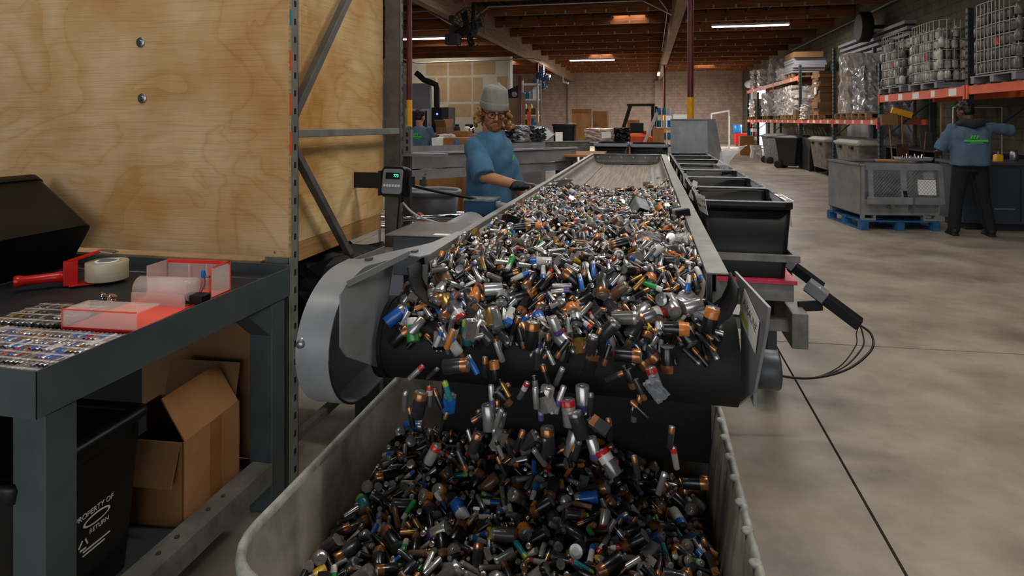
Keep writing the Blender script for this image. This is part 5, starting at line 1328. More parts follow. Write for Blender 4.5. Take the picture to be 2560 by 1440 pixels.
# dark steel cabinet bench at the far right
t = thing('steel_cabinet', 'dark blue-grey steel cabinet bench behind the right worker', 'cabinet', (5.1, 10.2, 0))
P('body', MB().b2((4.35, 10.15, .1), (6.0, 10.9, .92)), M['bluesteel'], .005)
P('plinth', MB().b2((4.4, 10.2, 0), (5.95, 10.85, .1)), M['black2'])
P('worktop', MB().b2((4.3, 10.1, .92), (6.02, 10.95, .96)), M['steeld'], .003)
P('door_seam', MB().b2((5.05, 10.146, .14), (5.06, 10.151, .88)), M['slot'])
P('door_handle', MB().b2((4.72, 10.13, .3), (4.98, 10.15, .32)), M['zinc'])
p = atY(2500, 370, 10.4); t = thing('yellow_tape_roll', 'small yellow tool body on the dark cabinet bench', 'tool', (p.x, 10.45, .96))
part('body', MB().rbox_rings((0, 0, 0), [(0, .05, .05, .015), (.08, .05, .05, .015), (.1, .03, .03, .01)]), M['yellow'], t); part('spindle', MB().cyl((0, 0, .1), (0, 0, .14), .012, n=8), M['zinc'], t)
p = atY(2535, 375, 10.5); t = thing('metal_jar', 'grey metal jar beside the yellow tool on cabinet', 'jar', (p.x, 10.5, .96))
part('jar', MB().lathe([(.04, 0), (.05, .01), (.05, .12), (.035, .14)], n=14), M['zinc'], t); part('lid', MB().lathe([(.04, .14), (.042, .16)], n=14), M['steeld'], t)
# wall fan silhouette above the racks
t = thing('wall_fan', 'round dark wall fan above the bottle cages', 'fan', (XR - .5, 19.2, 4.1))
part('guard_drum', MB().lathe([(.36, -.15), (.42, -.12), (.42, .12), (.36, .15)], n=24, axis='x'), M['black2'], t)
part('bracket', MB().b2((.1, -.05, -.05), (.5, .05, .05)), M['black2'], t)
for k in range(4): part('blade', MB().bar((-.05, 0, 0), (-.05, .33 * math.cos(k * 1.57 + .4), .33 * math.sin(k * 1.57 + .4)), .12, .01), M['black2'], t)
# doorway end: red tool chest, blue drum, glass panel, cartons
p = atZ(1848, 365, 0)
t = thing('red_tool_chest', 'red tool chest in the sunlight by the doorway', 'chest', (p.x + .2, p.y, 0))
part('body', MB().b2((-.45, -.3, .1), (.45, .3, .75)), M['red'], t, .01)
for k in range(3): part('drawer', MB().b2((-.42, -.312, .14 + k * .2), (.42, -.3, .32 + k * .2)), M['redpaint'], t); 
for s in (-1, 1): part('wheel', MB().cyl((s * .35 - .03, -.2, .05), (s * .35 + .03, -.2, .05), .05, n=12), M['black2'], t)
t = thing('blue_drum', 'blue drum tilted on top of the red tool chest', 'drum', (p.x - .1, p.y, .75))
part('drum', MB().lathe([(.2, 0), (.25, .02), (.25, .5), (.2, .52)], n=20), M['blue'], t); part('band', MB().lathe([(.255, .22), (.255, .28)], n=20), M['teal'], t)
q = atZ(1800, 372, 0)
t = thing('glass_panel', 'tall framed glass panel leaning near the sunlit doorway', 'panel', (q.x, q.y, 0), R(-35))
for a, b in (((-.55, 0, 0), (-.48, .06, 1.9)), ((.48, 0, 0), (.55, .06, 2.05)), ((-.55, 0, 0), (.55, .06, .08))): part('frame_bar', MB().b2(a, b), M['white'], t)
part('frame_bar', MB().bar((-.55, .03, 1.88), (.55, .03, 2.05), .06, .08), M['white'], t)
part('glass', MB().b2((-.48, .025, .08), (.48, .035, 1.88)), M['lens'], t)
p = atZ(1868, 388, 0); tag(MB().b2((p.x - .3, p.y, 0), (p.x + .3, p.y + .5, .85)).build('cardboard_box', M['card']), 'tall brown box standing on floor before the doorway', 'box')
p = atZ(1884, 393, 0); wrapped((p.x + .1, p.y, 0), (.4, .4, .5), M['wrapw'], 'grey wrapped bundle by the brown doorway box', 71, amp=.03, cuts=4)
p = atZ(1862, 372, 0)
t = thing('paint_rack', 'slim shelf of white and green cans by the doorway', 'shelf', (p.x + .55, p.y + .5, 0))
for x in (-.25, .25): part('post', MB().b2((x - .02, -.02, 0), (x + .02, .02, 1.9)), M['black2'], t)
for k in range(4):
    part('shelf_board', MB().b2((-.27, -.15, .2 + k * .45), (.27, .15, .23 + k * .45)), M['black2'], t)
    for j in range(3): part('can', MB().cyl((-.16 + j * .16, 0, .23 + k * .45), (-.16 + j * .16, 0, .46 + k * .45), .07, n=12), M[['white', 'teal', 'red'][(j + k) % 3]], t)
# ================================================================ BACKGROUND, CENTRE AND LEFT
# cross conveyor trough behind the worker
a = atZ(1028, 384, 1.2); b = atZ(1440, 369, 1.2)
dv = (b - a).normalized(); nv = Vector((-dv.y, dv.x, 0))
t = thing('sorting_trough', 'long grey steel sorting trough running behind the main worker', 'trough', (a.x, a.y, 0))
P('top_flange', MB().bar(a, b, .06, .02), M['lightgrey']); P('front_sheet', MB().bar(a + Vector((0, 0, -.085)), b + Vector((0, 0, -.085)), .01, .155), M['steel'])
P('lower_channel', MB().bar(a + Vector((0, 0, -.225)) - dv * .0, b + Vector((-.08, 0, -.225)), .05, .10), M['steel'])
P('back_sheet', MB().bar(a + nv * .6 + Vector((0, 0, -.05)), b + nv * .6 + Vector((0, 0, -.05)), .01, .2), M['steel'])
P('end_sheet', MB().bar(b + Vector((0, 0, -.09)), b + nv * .6 + Vector((0, 0, -.09)), .01, .16), M['steel'])
P('trough_bed', MB().bar((a + b) / 2 - (b - a) * .48 + nv * .3 + Vector((0, 0, -.13)), (a + b) / 2 + (b - a) * .48 + nv * .3 + Vector((0, 0, -.13)), .6, .01), M['belttop'])
for s in (.06, .5, .9):
    q = a + (b - a) * s; P('leg', MB().b2((q.x - .03, q.y - .03, 0), (q.x + .03, q.y + .03, .95)), M['steeld'])
P('bolt', MB().cyl(a + dv * .15 - nv * .03 + Vector((0, 0, -.22)), a + dv * .15 - nv * .04 + Vector((0, 0, -.22)), .012, n=8), M['zinc'])
a2 = atZ(1262, 356, 1.2); b2_ = atZ(1474, 353, 1.2)
t = thing('side_trough', 'second grey trough panel behind the first, under bagged bales', 'trough', (a2.x, a2.y, 0))
P('front_sheet', MB().bar(a2 + Vector((0, 0, -.08)), b2_ + Vector((0, 0, -.08)), .012, .17), M['steelw']); P('top_flange', MB().bar(a2, b2_, .05, .012), M['lightgrey'])
P('bed', MB().bar(a2 + Vector((0, .2, -.06)), b2_ + Vector((-.1, .2, -.06)), .36, .01), M['steel'])
for s in (.1, .9):
    q = a2 + (b2_ - a2) * s; P('leg', MB().b2((q.x - .03, q.y - .03, 0), (q.x + .03, q.y + .03, 1.05)), M['steeld'])
c = atZ(1465, 380, 1.15); tag(MB().b2((c.x - .25, c.y - .2, 1.1), (c.x + .2, c.y + .9, 1.12)).build('plywood_sheet', M['card']), 'orange-tan board lying beside the conveyor tail', 'board')
# round grey tub on a wire cart
p = atD(1082, 470, 5.0); zb = 1.55 - 225 / 1600 * 5.0
t = thing('round_tub', 'round grey plastic tub on the chrome cart beside the worker', 'tub', (p.x, p.y, zb - .06))
part('tub', MB().lathe([(.14, 0), (.185, .03), (.205, .2), (.195, .2), (.175, .04), (.0, .03)], n=32), M['greyplastic'], t)
part('rim', MB().lathe([(.205, .185), (.222, .19), (.226, .21), (.215, .222), (.195, .215), (.195, .2)], n=32, caps=False), M['greyplastic'], t)
zc = zb - .065
t = thing('wire_cart', 'chrome wire shelf cart with tubular handle behind the conveyor motor', 'cart', (p.x, p.y - .2, 0))
h0 = atD(1000, 548, 4.35); h1 = atD(1135, 541, 4.35)
P('handle', MB().tube([h0 + Vector((-.3, 0, .0)), h0, h1 + Vector((-.02, 0, 0)), h1 + Vector((.03, .06, -.01)), h1 + Vector((.045, .2, -.03))], .016, 10), M['chrome'])
P('handle_lower', MB().tube([h0 + Vector((-.3, 0, -.06)), h0 + Vector((0, 0, -.06)), h1 + Vector((.0, 0, -.06)), h1 + Vector((.02, .2, -.07))], .01, 8), M['chrome'])
for k in range(9): P('shelf_wire', MB().cyl((p.x - .6, p.y - .42 + k * .09, zc), (p.x + .32, p.y - .42 + k * .09, zc), .005, n=6), M['chrome'])
P('shelf_rim', MB().tube([(p.x - .6, p.y - .45, zc), (p.x + .32, p.y - .45, zc), (p.x + .32, p.y + .33, zc), (p.x - .6, p.y + .33, zc), (p.x - .6, p.y - .45, zc)], .01, 6), M['chrome'])
for x in (-.58, .3):
    for y in (-.43, .31): P('post', MB().cyl((p.x + x, p.y + y, .1), (p.x + x, p.y + y, zc), .0125, n=8), M['chrome'])
    for y in (-.43, .31): P('caster', MB().cyl((p.x + x - .015, p.y + y, .05), (p.x + x + .015, p.y + y, .05), .05, n=12), M['black2'])
pts = []
for k in range(26):
    u = k / 25; pts.append((p.x - .22 + .30 * u, p.y - .36, zc + .014 + .075 * abs(math.sin(u * math.pi * 2))))
tag(MB().sheet(pts, (0, .05, 0), .002).build('red_strap', mat('red_strap', 'b8483c', .6)), 'coiled red strap lying on the chrome wire cart', 'strap')
# motor, blue box and gear unit left of the conveyor
t = thing('junction_box', 'dark blue junction box with grey conduit beside conveyor rail', 'electrical box', (-.98, 3.78, 0))
P('box', MB().b2((-1.08, 3.70, .98), (-.90, 3.86, 1.065)), M['bluebox'], .003); P('lid', MB().b2((-1.085, 3.695, 1.065), (-.895, 3.865, 1.075)), M['greyrim'])
P('conduit', MB().tube([(-.9, 3.78, 1.03), (-.84, 3.76, 1.03), (-.76, 3.7, 1.0), (-.7, 3.6, .95)], .022, 10), M['greyrim']); P('conduit_nut', MB().cyl((-.9, 3.78, 1.03), (-.87, 3.775, 1.03), .03, n=8), M['greyrim'])
P('box_bracket', MB().b2((-1.02, 3.74, .8), (-.68, 3.8, .98)), M['steeld'])
t = thing('drive_motor', 'grey conveyor drive motor under flat cover plate beside the rail', 'motor', (-.95, 3.05, 0))
P('motor_can', MB().cyl((-.98, 3.05, .93), (-.98, 3.5, .93), .10, n=24), M['steel']); P('end_bell', MB().cyl((-.98, 2.98, .93), (-.98, 3.06, .93), .108, n=24), M['steeld'])
P('gear_case', MB().b2((-1.13, 2.72, .85), (-.83, 3.0, 1.025)), M['steeld'], .004); P('cover_plate', MB().prism([(-1.16, 2.70, 1.03), (-.84, 2.70, 1.03), (-.80, 3.0, 1.045), (-1.12, 3.0, 1.045)], (0, 0, .004)), M['rack'])
P('rating_plate', MB().b2((-.94, 2.72, 1.036), (-.86, 2.76, 1.0375)), M['paper']); P('mount', MB().b2((-1.05, 2.75, .6), (-.65, 3.4, .84)), M['steeld'])
t = thing('bagged_carton', 'grey carton in clear film under the plywood enclosure', 'carton', (-1.25, 2.95, 0))
P('carton', MB().b2((-1.42, 2.85, .55), (-1.13, 3.35, .83)), M['greyplastic']); P('film_top', MB().b2((-1.43, 2.84, .83), (-1.12, 3.36, .838)), M['silverwrap']); P('red_stripe', MB().b2((-1.131, 2.98, .72), (-1.128, 3.1, .77)), M['redpaint'])
P('stand', MB().b2((-1.40, 2.9, 0), (-1.15, 3.3, .55)), M['black2'])
wrapped((-1.62, 3.1, .35), (.4, .5, .5), M['black2'], 'dark bagged heap under the plywood enclosure', 81, amp=.05, cuts=6, name='bagged_scrap', cat='bag')
t = thing('small_cart', 'thin-legged caster stand behind the rack frame', 'stand', (-1.2, 2.98, 0))
P('leg', MB().cyl((-1.26, 2.9, .1), (-1.26, 2.9, .5), .014, n=8).cyl((-1.3, 3.2, .1), (-1.3, 3.2, .5), .014, n=8), M['steeld']); P('caster', MB().cyl((-1.27, 2.9, .045), (-1.235, 2.9, .045), .045, n=14), M['black2'])
# left steel box on rack beam, left worker bench with boxes
p = atD(1018, 352, 4.6); t = thing('slotted_post', 'short slotted grey steel post stub beside the rear rack upright', 'post', p)
part('channel', MB().b2((-.035, -.02, -.09), (.035, .02, .08)), M['steel'], t); part('base_bar', MB().b2((-.04, -.03, -.11), (.3, .03, -.09)), M['lightgrey'], t); part('post', MB().b2((-.03, -.02, -p.z), (.03, .02, -.11)), M['steeld'], t)
for k in range(3): part('slot', MB().b2((.0, -.0215, -.07 + k * .05), (.012, -.019, -.04 + k * .05)), M['slot'], t)
Yb = 10.4
t = thing('packing_table', 'packing table loaded with cartons behind the sorting trough', 'table', (-3.05, Yb + .4, 0))
P('tabletop', MB().b2((-3.72, Yb - .1, 1.0), (-2.4, Yb + .95, 1.04)), M['card2'])
for x in (-3.68, -2.5):
    for y in (Yb - .06, Yb + .85): P('leg', MB().b2((x, y, 0), (x + .06, y + .06, 1.0)), M['steeld'])
def boxat(px0, py0, px1, py1, Y, dep, m, lab, name='cardboard_box', cat='box', flaps=False, z0=None):
    a = atY(px0, py1, Y); b = atY(px1, py0, Y); zz = a.z if z0 is None else z0
    t = thing(name, lab, cat, ((a.x + b.x) / 2, Y + dep / 2, zz)); hx, hy, h = (b.x - a.x) / 2, dep / 2, b.z - zz
    part('carton', MB().b2((-hx, -hy, 0), (hx, hy, h)), m, t, .004)
    part('tape_strip', MB().b2((-hx * .12, -hy - .002, h * .55), (hx * .12, -hy, h + .002)).b2((-hx * .12, -hy, h), (hx * .12, hy, h + .002)), M['cardtape'] if m is M['card'] or m is M['card2'] else m, t)
    if flaps:
        part('flap', MB().bar((0, -hy, h), (0, -hy - .1, h + .12), 2 * hx, .008, up=(0, 1, 1)), m, t); part('flap', MB().bar((0, hy, h), (0, hy + .1, h + .14), 2 * hx, .008, up=(0, 1, 1)), m, t)
    return t
boxat(1105, 345, 1166, 373, Yb + .02, .4, M['card'], 'brown carton with blue bottle in front, on packing table', z0=1.04)
boxat(1079, 345, 1105, 370, Yb - .05, .35, M['paper'], 'white slotted carton beside the left worker', z0=1.04)
boxat(1090, 317, 1116, 342, Yb + .5, .35, M['card2'], 'tan open carton behind the white slotted carton', flaps=True, z0=1.04)
boxat(1128, 328, 1168, 346, Yb + .45, .35, M['card'], 'low brown carton at the back of packing table', z0=1.04)
boxat(1150, 420, 1168, 470, 8.2, .5, M['card'], 'brown carton standing low behind the worker', z0=0)
boxat(1030, 430, 1140, 475, 8.0, .5, M['card'], 'large brown carton below the sorting trough', z0=.1)
p = atY(1142, 370, Yb - .05); t = thing('spray_bottle', 'tall blue bottle before the brown carton', 'bottle', (p.x, Yb - .05, 1.04))
part('bottle', MB().lathe([(.025, 0), (.035, .01), (.035, .14), (.02, .17), (.015, .18)], n=14), M['blue'], t); part('cap', MB().cyl((0, 0, .18), (0, 0, .2), .02, n=10), M['blue'], t)
wrapped((atY(1120, 340, Yb + .3).x, Yb + .25, 1.2), (.22, .2, .1), M['clearfilm'], 'crumpled clear film on the packing table cartons', 83, amp=.03, cuts=5, name='film_scrap', cat='scrap')
for k, (px, lab, m) in enumerate(((1143, 'small dark jar on the shelf behind the boxes', 'black2'), (1168, 'white canister on the shelf behind the boxes', 'white'), (1178, 'steel funnel on the shelf behind worker', 'chrome'))):
    q = atY(px, 330, 11.6); t = thing('shelf_jar', lab, 'jar', (q.x, 11.6, 1.3)); part('jar', MB().lathe([(.05, 0), (.06, .02), (.06, .1), (.03, .14)], n=12), M[m], t); part('lid', MB().cyl((0, 0, .14), (0, 0, .17), .04, n=10), M['black2'], t)
t = thing('side_shelf', 'pale low shelf unit behind the packing table', 'shelf', (-2.6, 11.8, 0))
P('body', MB().b2((-4.0, 11.5, 0), (-1.9, 12.0, 1.3)), M['lightgrey']); P('top', MB().b2((-4.02, 11.48, 1.28), (-1.88, 12.02, 1.3)), M['white'])
# cabinet with hose
p = atY(1078, 330, 18.5); q = atY(1121, 268, 18.5)
t = thing('dust_collector', 'black dust collector cabinet with blue light and black hose', 'cabinet', ((p.x + q.x) / 2, 18.8, 0))
P('body', MB().b2((p.x, 18.5, .2), (q.x - .2, 19.2, q.z)), M['black'], .02); P('side_panel', MB().b2((q.x - .2, 18.5, .2), (q.x, 19.2, q.z)), M['rackdark'])
P('base', MB().b2((p.x, 18.55, 0), (q.x, 19.15, .2)), M['black2'])
o = atY(1093, 285, 18.49); P('status_light', MB().cyl((o.x, 18.5, o.z), (o.x, 18.47, o.z), .03, n=10), mat('blue_led', (.1, .15, 1), .5, var=0, emit=4))
P('hose', MB().tube([atY(*v, 18.8) for v in ((1092, 268), (1092, 225), (1090, 212), (1075, 205), (1060, 200), (1048, 188), (1040, 182))], .09, 10), M['black2'])
# bagged bales, cartons and machines in the centre
def baleat(px0, py0, px1, py1, D, lab, m, seed, depth=.8, z0=None, amp=.04):
    a = atY(px0, py1, D); b = atY(px1, py0, D); zz = a.z if z0 is None else z0
    return wrapped(((a.x + b.x) / 2, D + depth / 2, zz), (b.x - a.x, depth, b.z - zz), m, lab, seed, name='bagged_bale', cat='bale', amp=amp, cuts=9)
baleat(1262, 318, 1290, 354, 9.6, 'dark bagged bale just behind the worker shoulder', M['wrapd'], 91, .5)
baleat(1288, 316, 1322, 354, 9.5, 'shiny silver bagged bale between dark bales', M['silverwrap'], 92, .5)
baleat(1318, 320, 1350, 354, 9.6, 'dark glossy bagged bale with white flap', M['wrapd'], 93, .5)
p = atY(1372, 354, 10.2); t = thing('tilted_monitor', 'pale tilted panel case on the side trough', 'panel', (p.x, 10.2, p.z)); part('case', MB().bar((-.16, 0, .02), (.02, .12, .17), .22, .03, up=(0, -1, 1)), M['lightgrey'], t, .005); part('face', MB().bar((-.15, -.02, .03), (.01, .1, .16), .2, .012, up=(0, -1, 1)), M['white'], t)
t = thing('black_cart_bin', 'slim black bin with white label before the brown cartons', 'bin', (atY(1412, 350, 16).x, 16, 0)); 
part('tub', MB().rbox_rings((0, 0, 0), [(.0, .2, .2, .04), (1.42, .27, .25, .05)]), M['black'], t); part('rim', MB().rbox_rings((0, 0, 0), [(1.40, .29, .27, .05), (1.45, .29, .27, .05)]), M['black'], t); part('label', MB().b2((-.2, -.262, 1.0), (-.02, -.255, 1.25)), M['paper'], t)
def carton(px0, py0, px1, py1, D, lab, dep=.9, m='card', z0=None, flaps=False): return boxat(px0, py0, px1, py1, D, dep, M[m], lab, flaps=flaps, z0=z0)
carton(1430, 283, 1472, 322, 19.0, 'big brown carton with handwriting and open flaps', flaps=True, z0=1.25); carton(1428, 322, 1472, 340, 18.8, 'lower brown carton under the handwritten one', z0=.9, dep=1.1)
carton(1482, 278, 1517, 320, 20.0, 'second tall brown carton beside handwritten one', z0=.9)
carton(1632, 320, 1660, 345, 15.5, 'small brown carton at the yellow column foot', z0=0, dep=.5)
carton(1568, 300, 1598, 322, 23.6, 'brown carton behind the forklift mast', z0=0)
for nm, y0, y1, z, lab in (('pallet_table', 18.6, 20.9, .9, 'low grey table carrying the brown cartons'),):
    t = thing(nm, lab, 'table', (-1.2, 19.6, 0)); P('top', MB().b2((atY(1425, 300, 19).x - .2, y0, z - .05), (atY(1530, 300, 20).x, y1, z)), M['lightgrey'])
    for x in (-2.6, -.9): P('leg', MB().b2((x, 19, 0), (x + .08, 19.08, z)), M['steeld'])
baleat(1463, 322, 1545, 356, 12.5, 'wide pinkish film-wrapped carton block with white label', M['wrapp'], 95, 1.0, z0=1.1, amp=.02)
baleat(1536, 320, 1572, 356, 12.4, 'black wrapped drum beside the pink wrapped block', M['black'], 96, .6, z0=1.1, amp=.02)
p, q = atY(1504, 330, 12.45), atY(1528, 346, 12.45); tag(MB().b2((p.x, 12.44, q.z), (q.x, 12.46, p.z)).build('shipping_label', M['paper']), 'white shipping label on the wrapped block', 'label')
def openbin(px0, py0, px1, D, lab, h, m='black'):
    a = atY(px0, py0, D); b = atY(px1, py0, D); t = thing('open_bin', lab, 'bin', ((a.x + b.x) / 2, D + .45, 0)); hx = (b.x - a.x) / 2
    part('tub', MB().rbox_rings((0, 0, 0), [(.0, hx * .85, .38, .05), (a.z, hx * .97, .44, .06), (a.z, hx * .92, .42, .06), (.14, hx * .8, .35, .05)]), M[m], t)
    part('rim', MB().rbox_rings((0, 0, 0), [(a.z - .05, hx, .46, .06), (a.z, hx, .46, .06), (a.z, hx * .93, .42, .06)], caps=False), M['greyplastic'], t)
openbin(1484, 358, 1570, 10.2, 'black open bulk bin behind the conveyor tail plate', 0); openbin(1574, 360, 1672, 10.4, 'black open bulk bin holding loose scrap beside hopper', 0)
t = thing('bin_support_table', 'low steel table under the wrapped blocks', 'table', (-.6, 12.9, 0)); P('top', MB().b2((-1.5, 12.3, 1.05), (.62, 13.5, 1.09)), M['steeld']); P('leg', MB().b2((-1.4, 12.4, 0), (-1.34, 12.46, 1.05)).b2((.54, 12.4, 0), (.6, 12.46, 1.05)), M['steeld'])
# forklift: mast, guard, seat
D = 22.0; p = atY(1590, 330, D)
t = thing('forklift', 'dark forklift with overhead guard parked before back wall', 'forklift', (p.x, D, 0))
for x, dx in ((-.55, .35), (.55, 0)): part('guard_post', MB().bar((x, 0, .9), (x + dx, 0, 2.05), .09, .09), M['black2'], t)
for x, dx in ((-.55, .35), (.55, 0)): part('guard_post', MB().bar((x, 1.1, .9), (x + dx, 1.1, 2.05), .09, .09), M['black2'], t)
part('guard_roof', MB().b2((-.3, -.05, 2.03), (.62, 1.15, 2.1)), M['black2'], t)
part('body', MB().rbox_rings((0, .5, 0), [(.25, .6, .8, .1), (.95, .58, .75, .12), (1.1, .4, .6, .12)]), M['orange'], t); part('seat', MB().b2((-.2, .1, 1.05), (.25, .5, 1.45)), M['black'], t)
part('mast', MB().b2((.62, -.3, .1), (.7, -.2, 2.0)).b2((.62, .6, .1), (.7, .7, 2.0)), M['black2'], t)
for s in (-.4, .4):
    for y in (-.15, 1.1): part('wheel', MB().cyl((s - .1, y, .25), (s + .1, y, .25), .25, n=16), M['black2'], t)
part('red_lamp', MB().cyl((.3, -.1, 1.1), (.3, -.1, 1.18), .05, n=10), M['red'], t)
p = atY(1633, 300, 21); t = thing('fluorescent_pole', 'white diagonal tube leaning by the forklift', 'pole', (p.x, 21, 1.0)); part('tube', MB().cyl((-.6, 0, -.97), (.12, 0, .78), .05, n=10), M['white'], t); part('end_cap', MB().cyl((.12, 0, .78), (.14, 0, .82), .052, n=10), M['zinc'], t)
t = thing('supply_shelf', 'narrow shelf of blue and white bottles beside far column', 'shelf', (p.x + .35, 21.3, 0))
for x in (-.25, .25): part('post', MB().b2((x - .015, -.02, 0), (x + .015, .02, 1.9)), M['galv'], t)
for k in range(4):
    part('shelf_board', MB().b2((-.27, -.15, .5 + k * .4), (.27, .15, .52 + k * .4)), M['galv'], t)
    for j in range(3): part('bottle', MB().cyl((-.16 + j * .16, 0, .52 + k * .4), (-.16 + j * .16, 0, .74 + k * .4), .06, n=10), M[['blue', 'white', 'teal'][(j * 2 + k) % 3]], t)
# white sign board on the back wall
p, q = atY(1668, 286, YB - .1), atY(1722, 318, YB - .1)
t = thing('notice_board', 'pale blue-white board on the back wall behind far column', 'board', ((p.x + q.x) / 2, YB - .1, q.z)); P('board', MB().b2((p.x - .8, YB - .12, q.z), (q.x, YB - .02, p.z)), M['white']); P('tray', MB().b2((p.x - .8, YB - .2, q.z - .08), (q.x, YB - .1, q.z)), M['galv'])
# storage shelf and leaning lumber near the left partition
D = 24.0; p = atY(1310, 330, D)
t = thing('storage_shelving', 'tall white shelving crammed with supplies by partition corner', 'shelving', (p.x, D, 0))
w0, w1 = atY(1297, 300, D).x, atY(1343, 300, D).x
for x in (w0, w1): P('post', MB().b2((x - .03, D, 0), (x + .03, D + .06, 3.1)).b2((x - .03, D + .7, 0), (x + .03, D + .76, 3.1)), M['galv'])
for z in (.5, 1.1, 1.7, 2.3, 2.9): P('shelf_board', MB().b2((w0, D, z), (w1, D + .76, z + .05)), M['white'])
rr = random.Random(31)
for z in (.55, 1.15, 1.75, 2.35):
    x = w0 + .05
    while x < w1 - .12:
        w = rr.uniform(.1, .2); h = rr.uniform(.2, .48); k = rr.choice(('card', 'white', 'greyplastic', 'blue', 'teal', 'lightgrey', 'rust', 'yellow'))
        o = MB().rbox_rings((0, 0, 0), [(0, w * .45, .18, .02), (h * .85, w * .45, .18, .02), (h, w * .3, .14, .02)], k=2).build('supply_box', M[k]); o.location = (x + w / 2, D + .3, z)
        tag(o, {'card': 'small tan box', 'white': 'white jug', 'greyplastic': 'grey canister', 'blue': 'blue canister', 'teal': 'teal canister', 'lightgrey': 'pale grey tub', 'rust': 'brown can', 'yellow': 'yellow can'}[k] + ' on the crammed supply shelving', 'container', 'supplies on the tall shelving'); x += w
for k, (px, m, lab) in enumerate(((1300, 'colred', 'dark red board leaning by the partition corner'), (1309, 'wood', 'tan board leaning beside the red one'), (1322, 'orange', 'orange ladder rail leaning by supply shelving'))):
    a = atY(px - 3 + k * 3, 352, 20.5); b = atY(px, 190 + 45 * k, 21.3); a.z = 0
    tag(MB().bar(a, b, .12, .05).build('leaning_board', M[m]), lab, 'board')
t = thing('tall_white_panel', 'tall white-edged door panel beside the partition corner', 'panel', (atY(1282, 330, 23).x, 23, 0)); part('panel', MB().b2((-.2, 0, 0), (.2, .06, 2.35)), M['drypaper'], t); part('edge', MB().b2((.2, -.02, 0), (.27, .08, 2.35)), M['white'], t)
t = thing('wall_speaker', 'black box with silver disc on top of the white panel', 'speaker', (atY(1283, 330, 22.9).x, 23.0, 2.36)); part('box', MB().prism([(-.22, 0, 0), (.22, 0, 0), (.22, 0, .5), (-.22, 0, .3)], (0, .3, 0)), M['black'], t); part('cone', MB().lathe([(.1, -.02), (.09, -.03), (.03, -.01), (0, -.03)], (.03, 0, .13), 18, axis='y'), M['galv'], t)
# ceiling fans
def fan(c, r, mblade, mcage, lab, yaw=0):
    t = thing('ceiling_fan', lab, 'fan', c, yaw)
    mb = MB()
    for k in range(24):
        a = 2 * math.pi * k / 24; mb.tube([(math.cos(a) * r * .15, -.17, math.sin(a) * r * .15), (math.cos(a) * r * .8, -.15, math.sin(a) * r * .8), (math.cos(a) * r, 0, math.sin(a) * r), (math.cos(a) * r * .8, .15, math.sin(a) * r * .8)], .008, 4)
    for q in (.35, .6, .85, 1.0): mb.tube([(math.cos(a) * r * q, -.16 if q < .9 else -.05 * (q < 1), math.sin(a) * r * q) for a in [2 * math.pi * k / 28 for k in range(29)]], .008, 4)
    part('cage', mb, mcage, t)
    for k in range(4):
        a = k * math.pi / 2 + .3; part('blade', MB().bar((math.cos(a) * .06, 0, math.sin(a) * .06), (math.cos(a) * r * .85, .02, math.sin(a) * r * .85), r * .45, .015, up=(.25, 1, .1)), mblade, t)
    part('motor', MB().cyl((0, -.08, 0), (0, .3, 0), r * .22, n=16), mblade, t)
    part('mount_arm', MB().bar((0, .2, 0), (0, .25, .75), .07, .07), mblade, t)
fan((-4.75, 16.6, 4.0), .58, M['black2'], M['black2'], 'large black caged fan hung beside the left girder', R(-25))
fan((-5.0, 30.2, 3.45), .5, M['blue'], M['black2'], 'small caged fan with blue motor on slim red column', R(-15))
p = atY(1128, 95, 16.4); t = thing('fan_control_box', 'black motor box hanging under the large fan', 'box', p); part('box', MB().b2((-.14, -.15, -.18), (.24, .15, .1)), M['black2'], t, .02); part('bracket', MB().b2((-.05, -.05, .1), (.05, .05, .6)), M['black2'], t)
for k, (px, py) in enumerate(((1360, 186), (1408, 204))): 
    p = atX(px, py, -5.25); t = thing('spot_light', ['small white spotlight under the left girder end', 'white spotlight nearer the back wall'][k], 'light', p); part('head', MB().bar((0, 0, 0), (.35, -.2, -.12), .12, .12), M['white'], t); part('bracket', MB().b2((-.03, -.03, 0), (.03, .03, 4.32 - p.z)), M['white'], t)
# ================================================================ PEOPLE
def sph(mb, c, r, n=10, k=8):
    c = Vector(c); r = r if isinstance(r, (tuple, list)) else (r, r, r); rings = []
    for i in range(1, k):
        a = math.pi * i / k; rings.append([(c.x + r[0] * math.sin(a) * math.cos(t), c.y + r[1] * math.sin(a) * math.sin(t), c.z - r[2] * math.cos(a)) for t in [2 * math.pi * j / n for j in range(n)]])
    mb.ring_loft(rings, caps=False)
    b = len(mb.v) - n * (k - 1)
    mb.v.append((c.x, c.y, c.z - r[2])); mb.v.append((c.x, c.y, c.z + r[2])); s, e = len(mb.v) - 2, len(mb.v) - 1
    for j in range(n):
        mb.f.append((s, b + (j + 1) % n, b + j)); mb.f.append((e, b + n * (k - 2) + j, b + n * (k - 2) + (j + 1) % n)); mb.m += [0, 0]; mb.sm += [True, True]
    return mb
def limb(mb, pts, rs, n=12):
    pts = [Vector(p) for p in pts]
    fine = []; fr = []
    for i in range(len(pts) - 1):
        for k in range(4): fine.append(pts[i].lerp(pts[i + 1], k / 4)); fr.append(rs[i] + (rs[i + 1] - rs[i]) * k / 4)
    fine.append(pts[-1]); fr.append(rs[-1])
    mb.tube(fine, fr, n)
    for p, r in zip(pts, rs): sph(mb, p, r)
    return mb
def ell_rings(mb, rows, n=20, p=2.4):
    rings = []
    for z, cx, cy, hx, hy in rows:
        rg = []
        for j in range(n):
            a = 2 * math.pi * j / n; ca, sa = math.cos(a), math.sin(a); q = (abs(ca) ** p + abs(sa) ** p) ** (-1 / p)
            rg.append((cx + hx * ca * q, cy + hy * sa * q, z))
        rings.append(rg)
    mb.ring_loft(rings); return mb
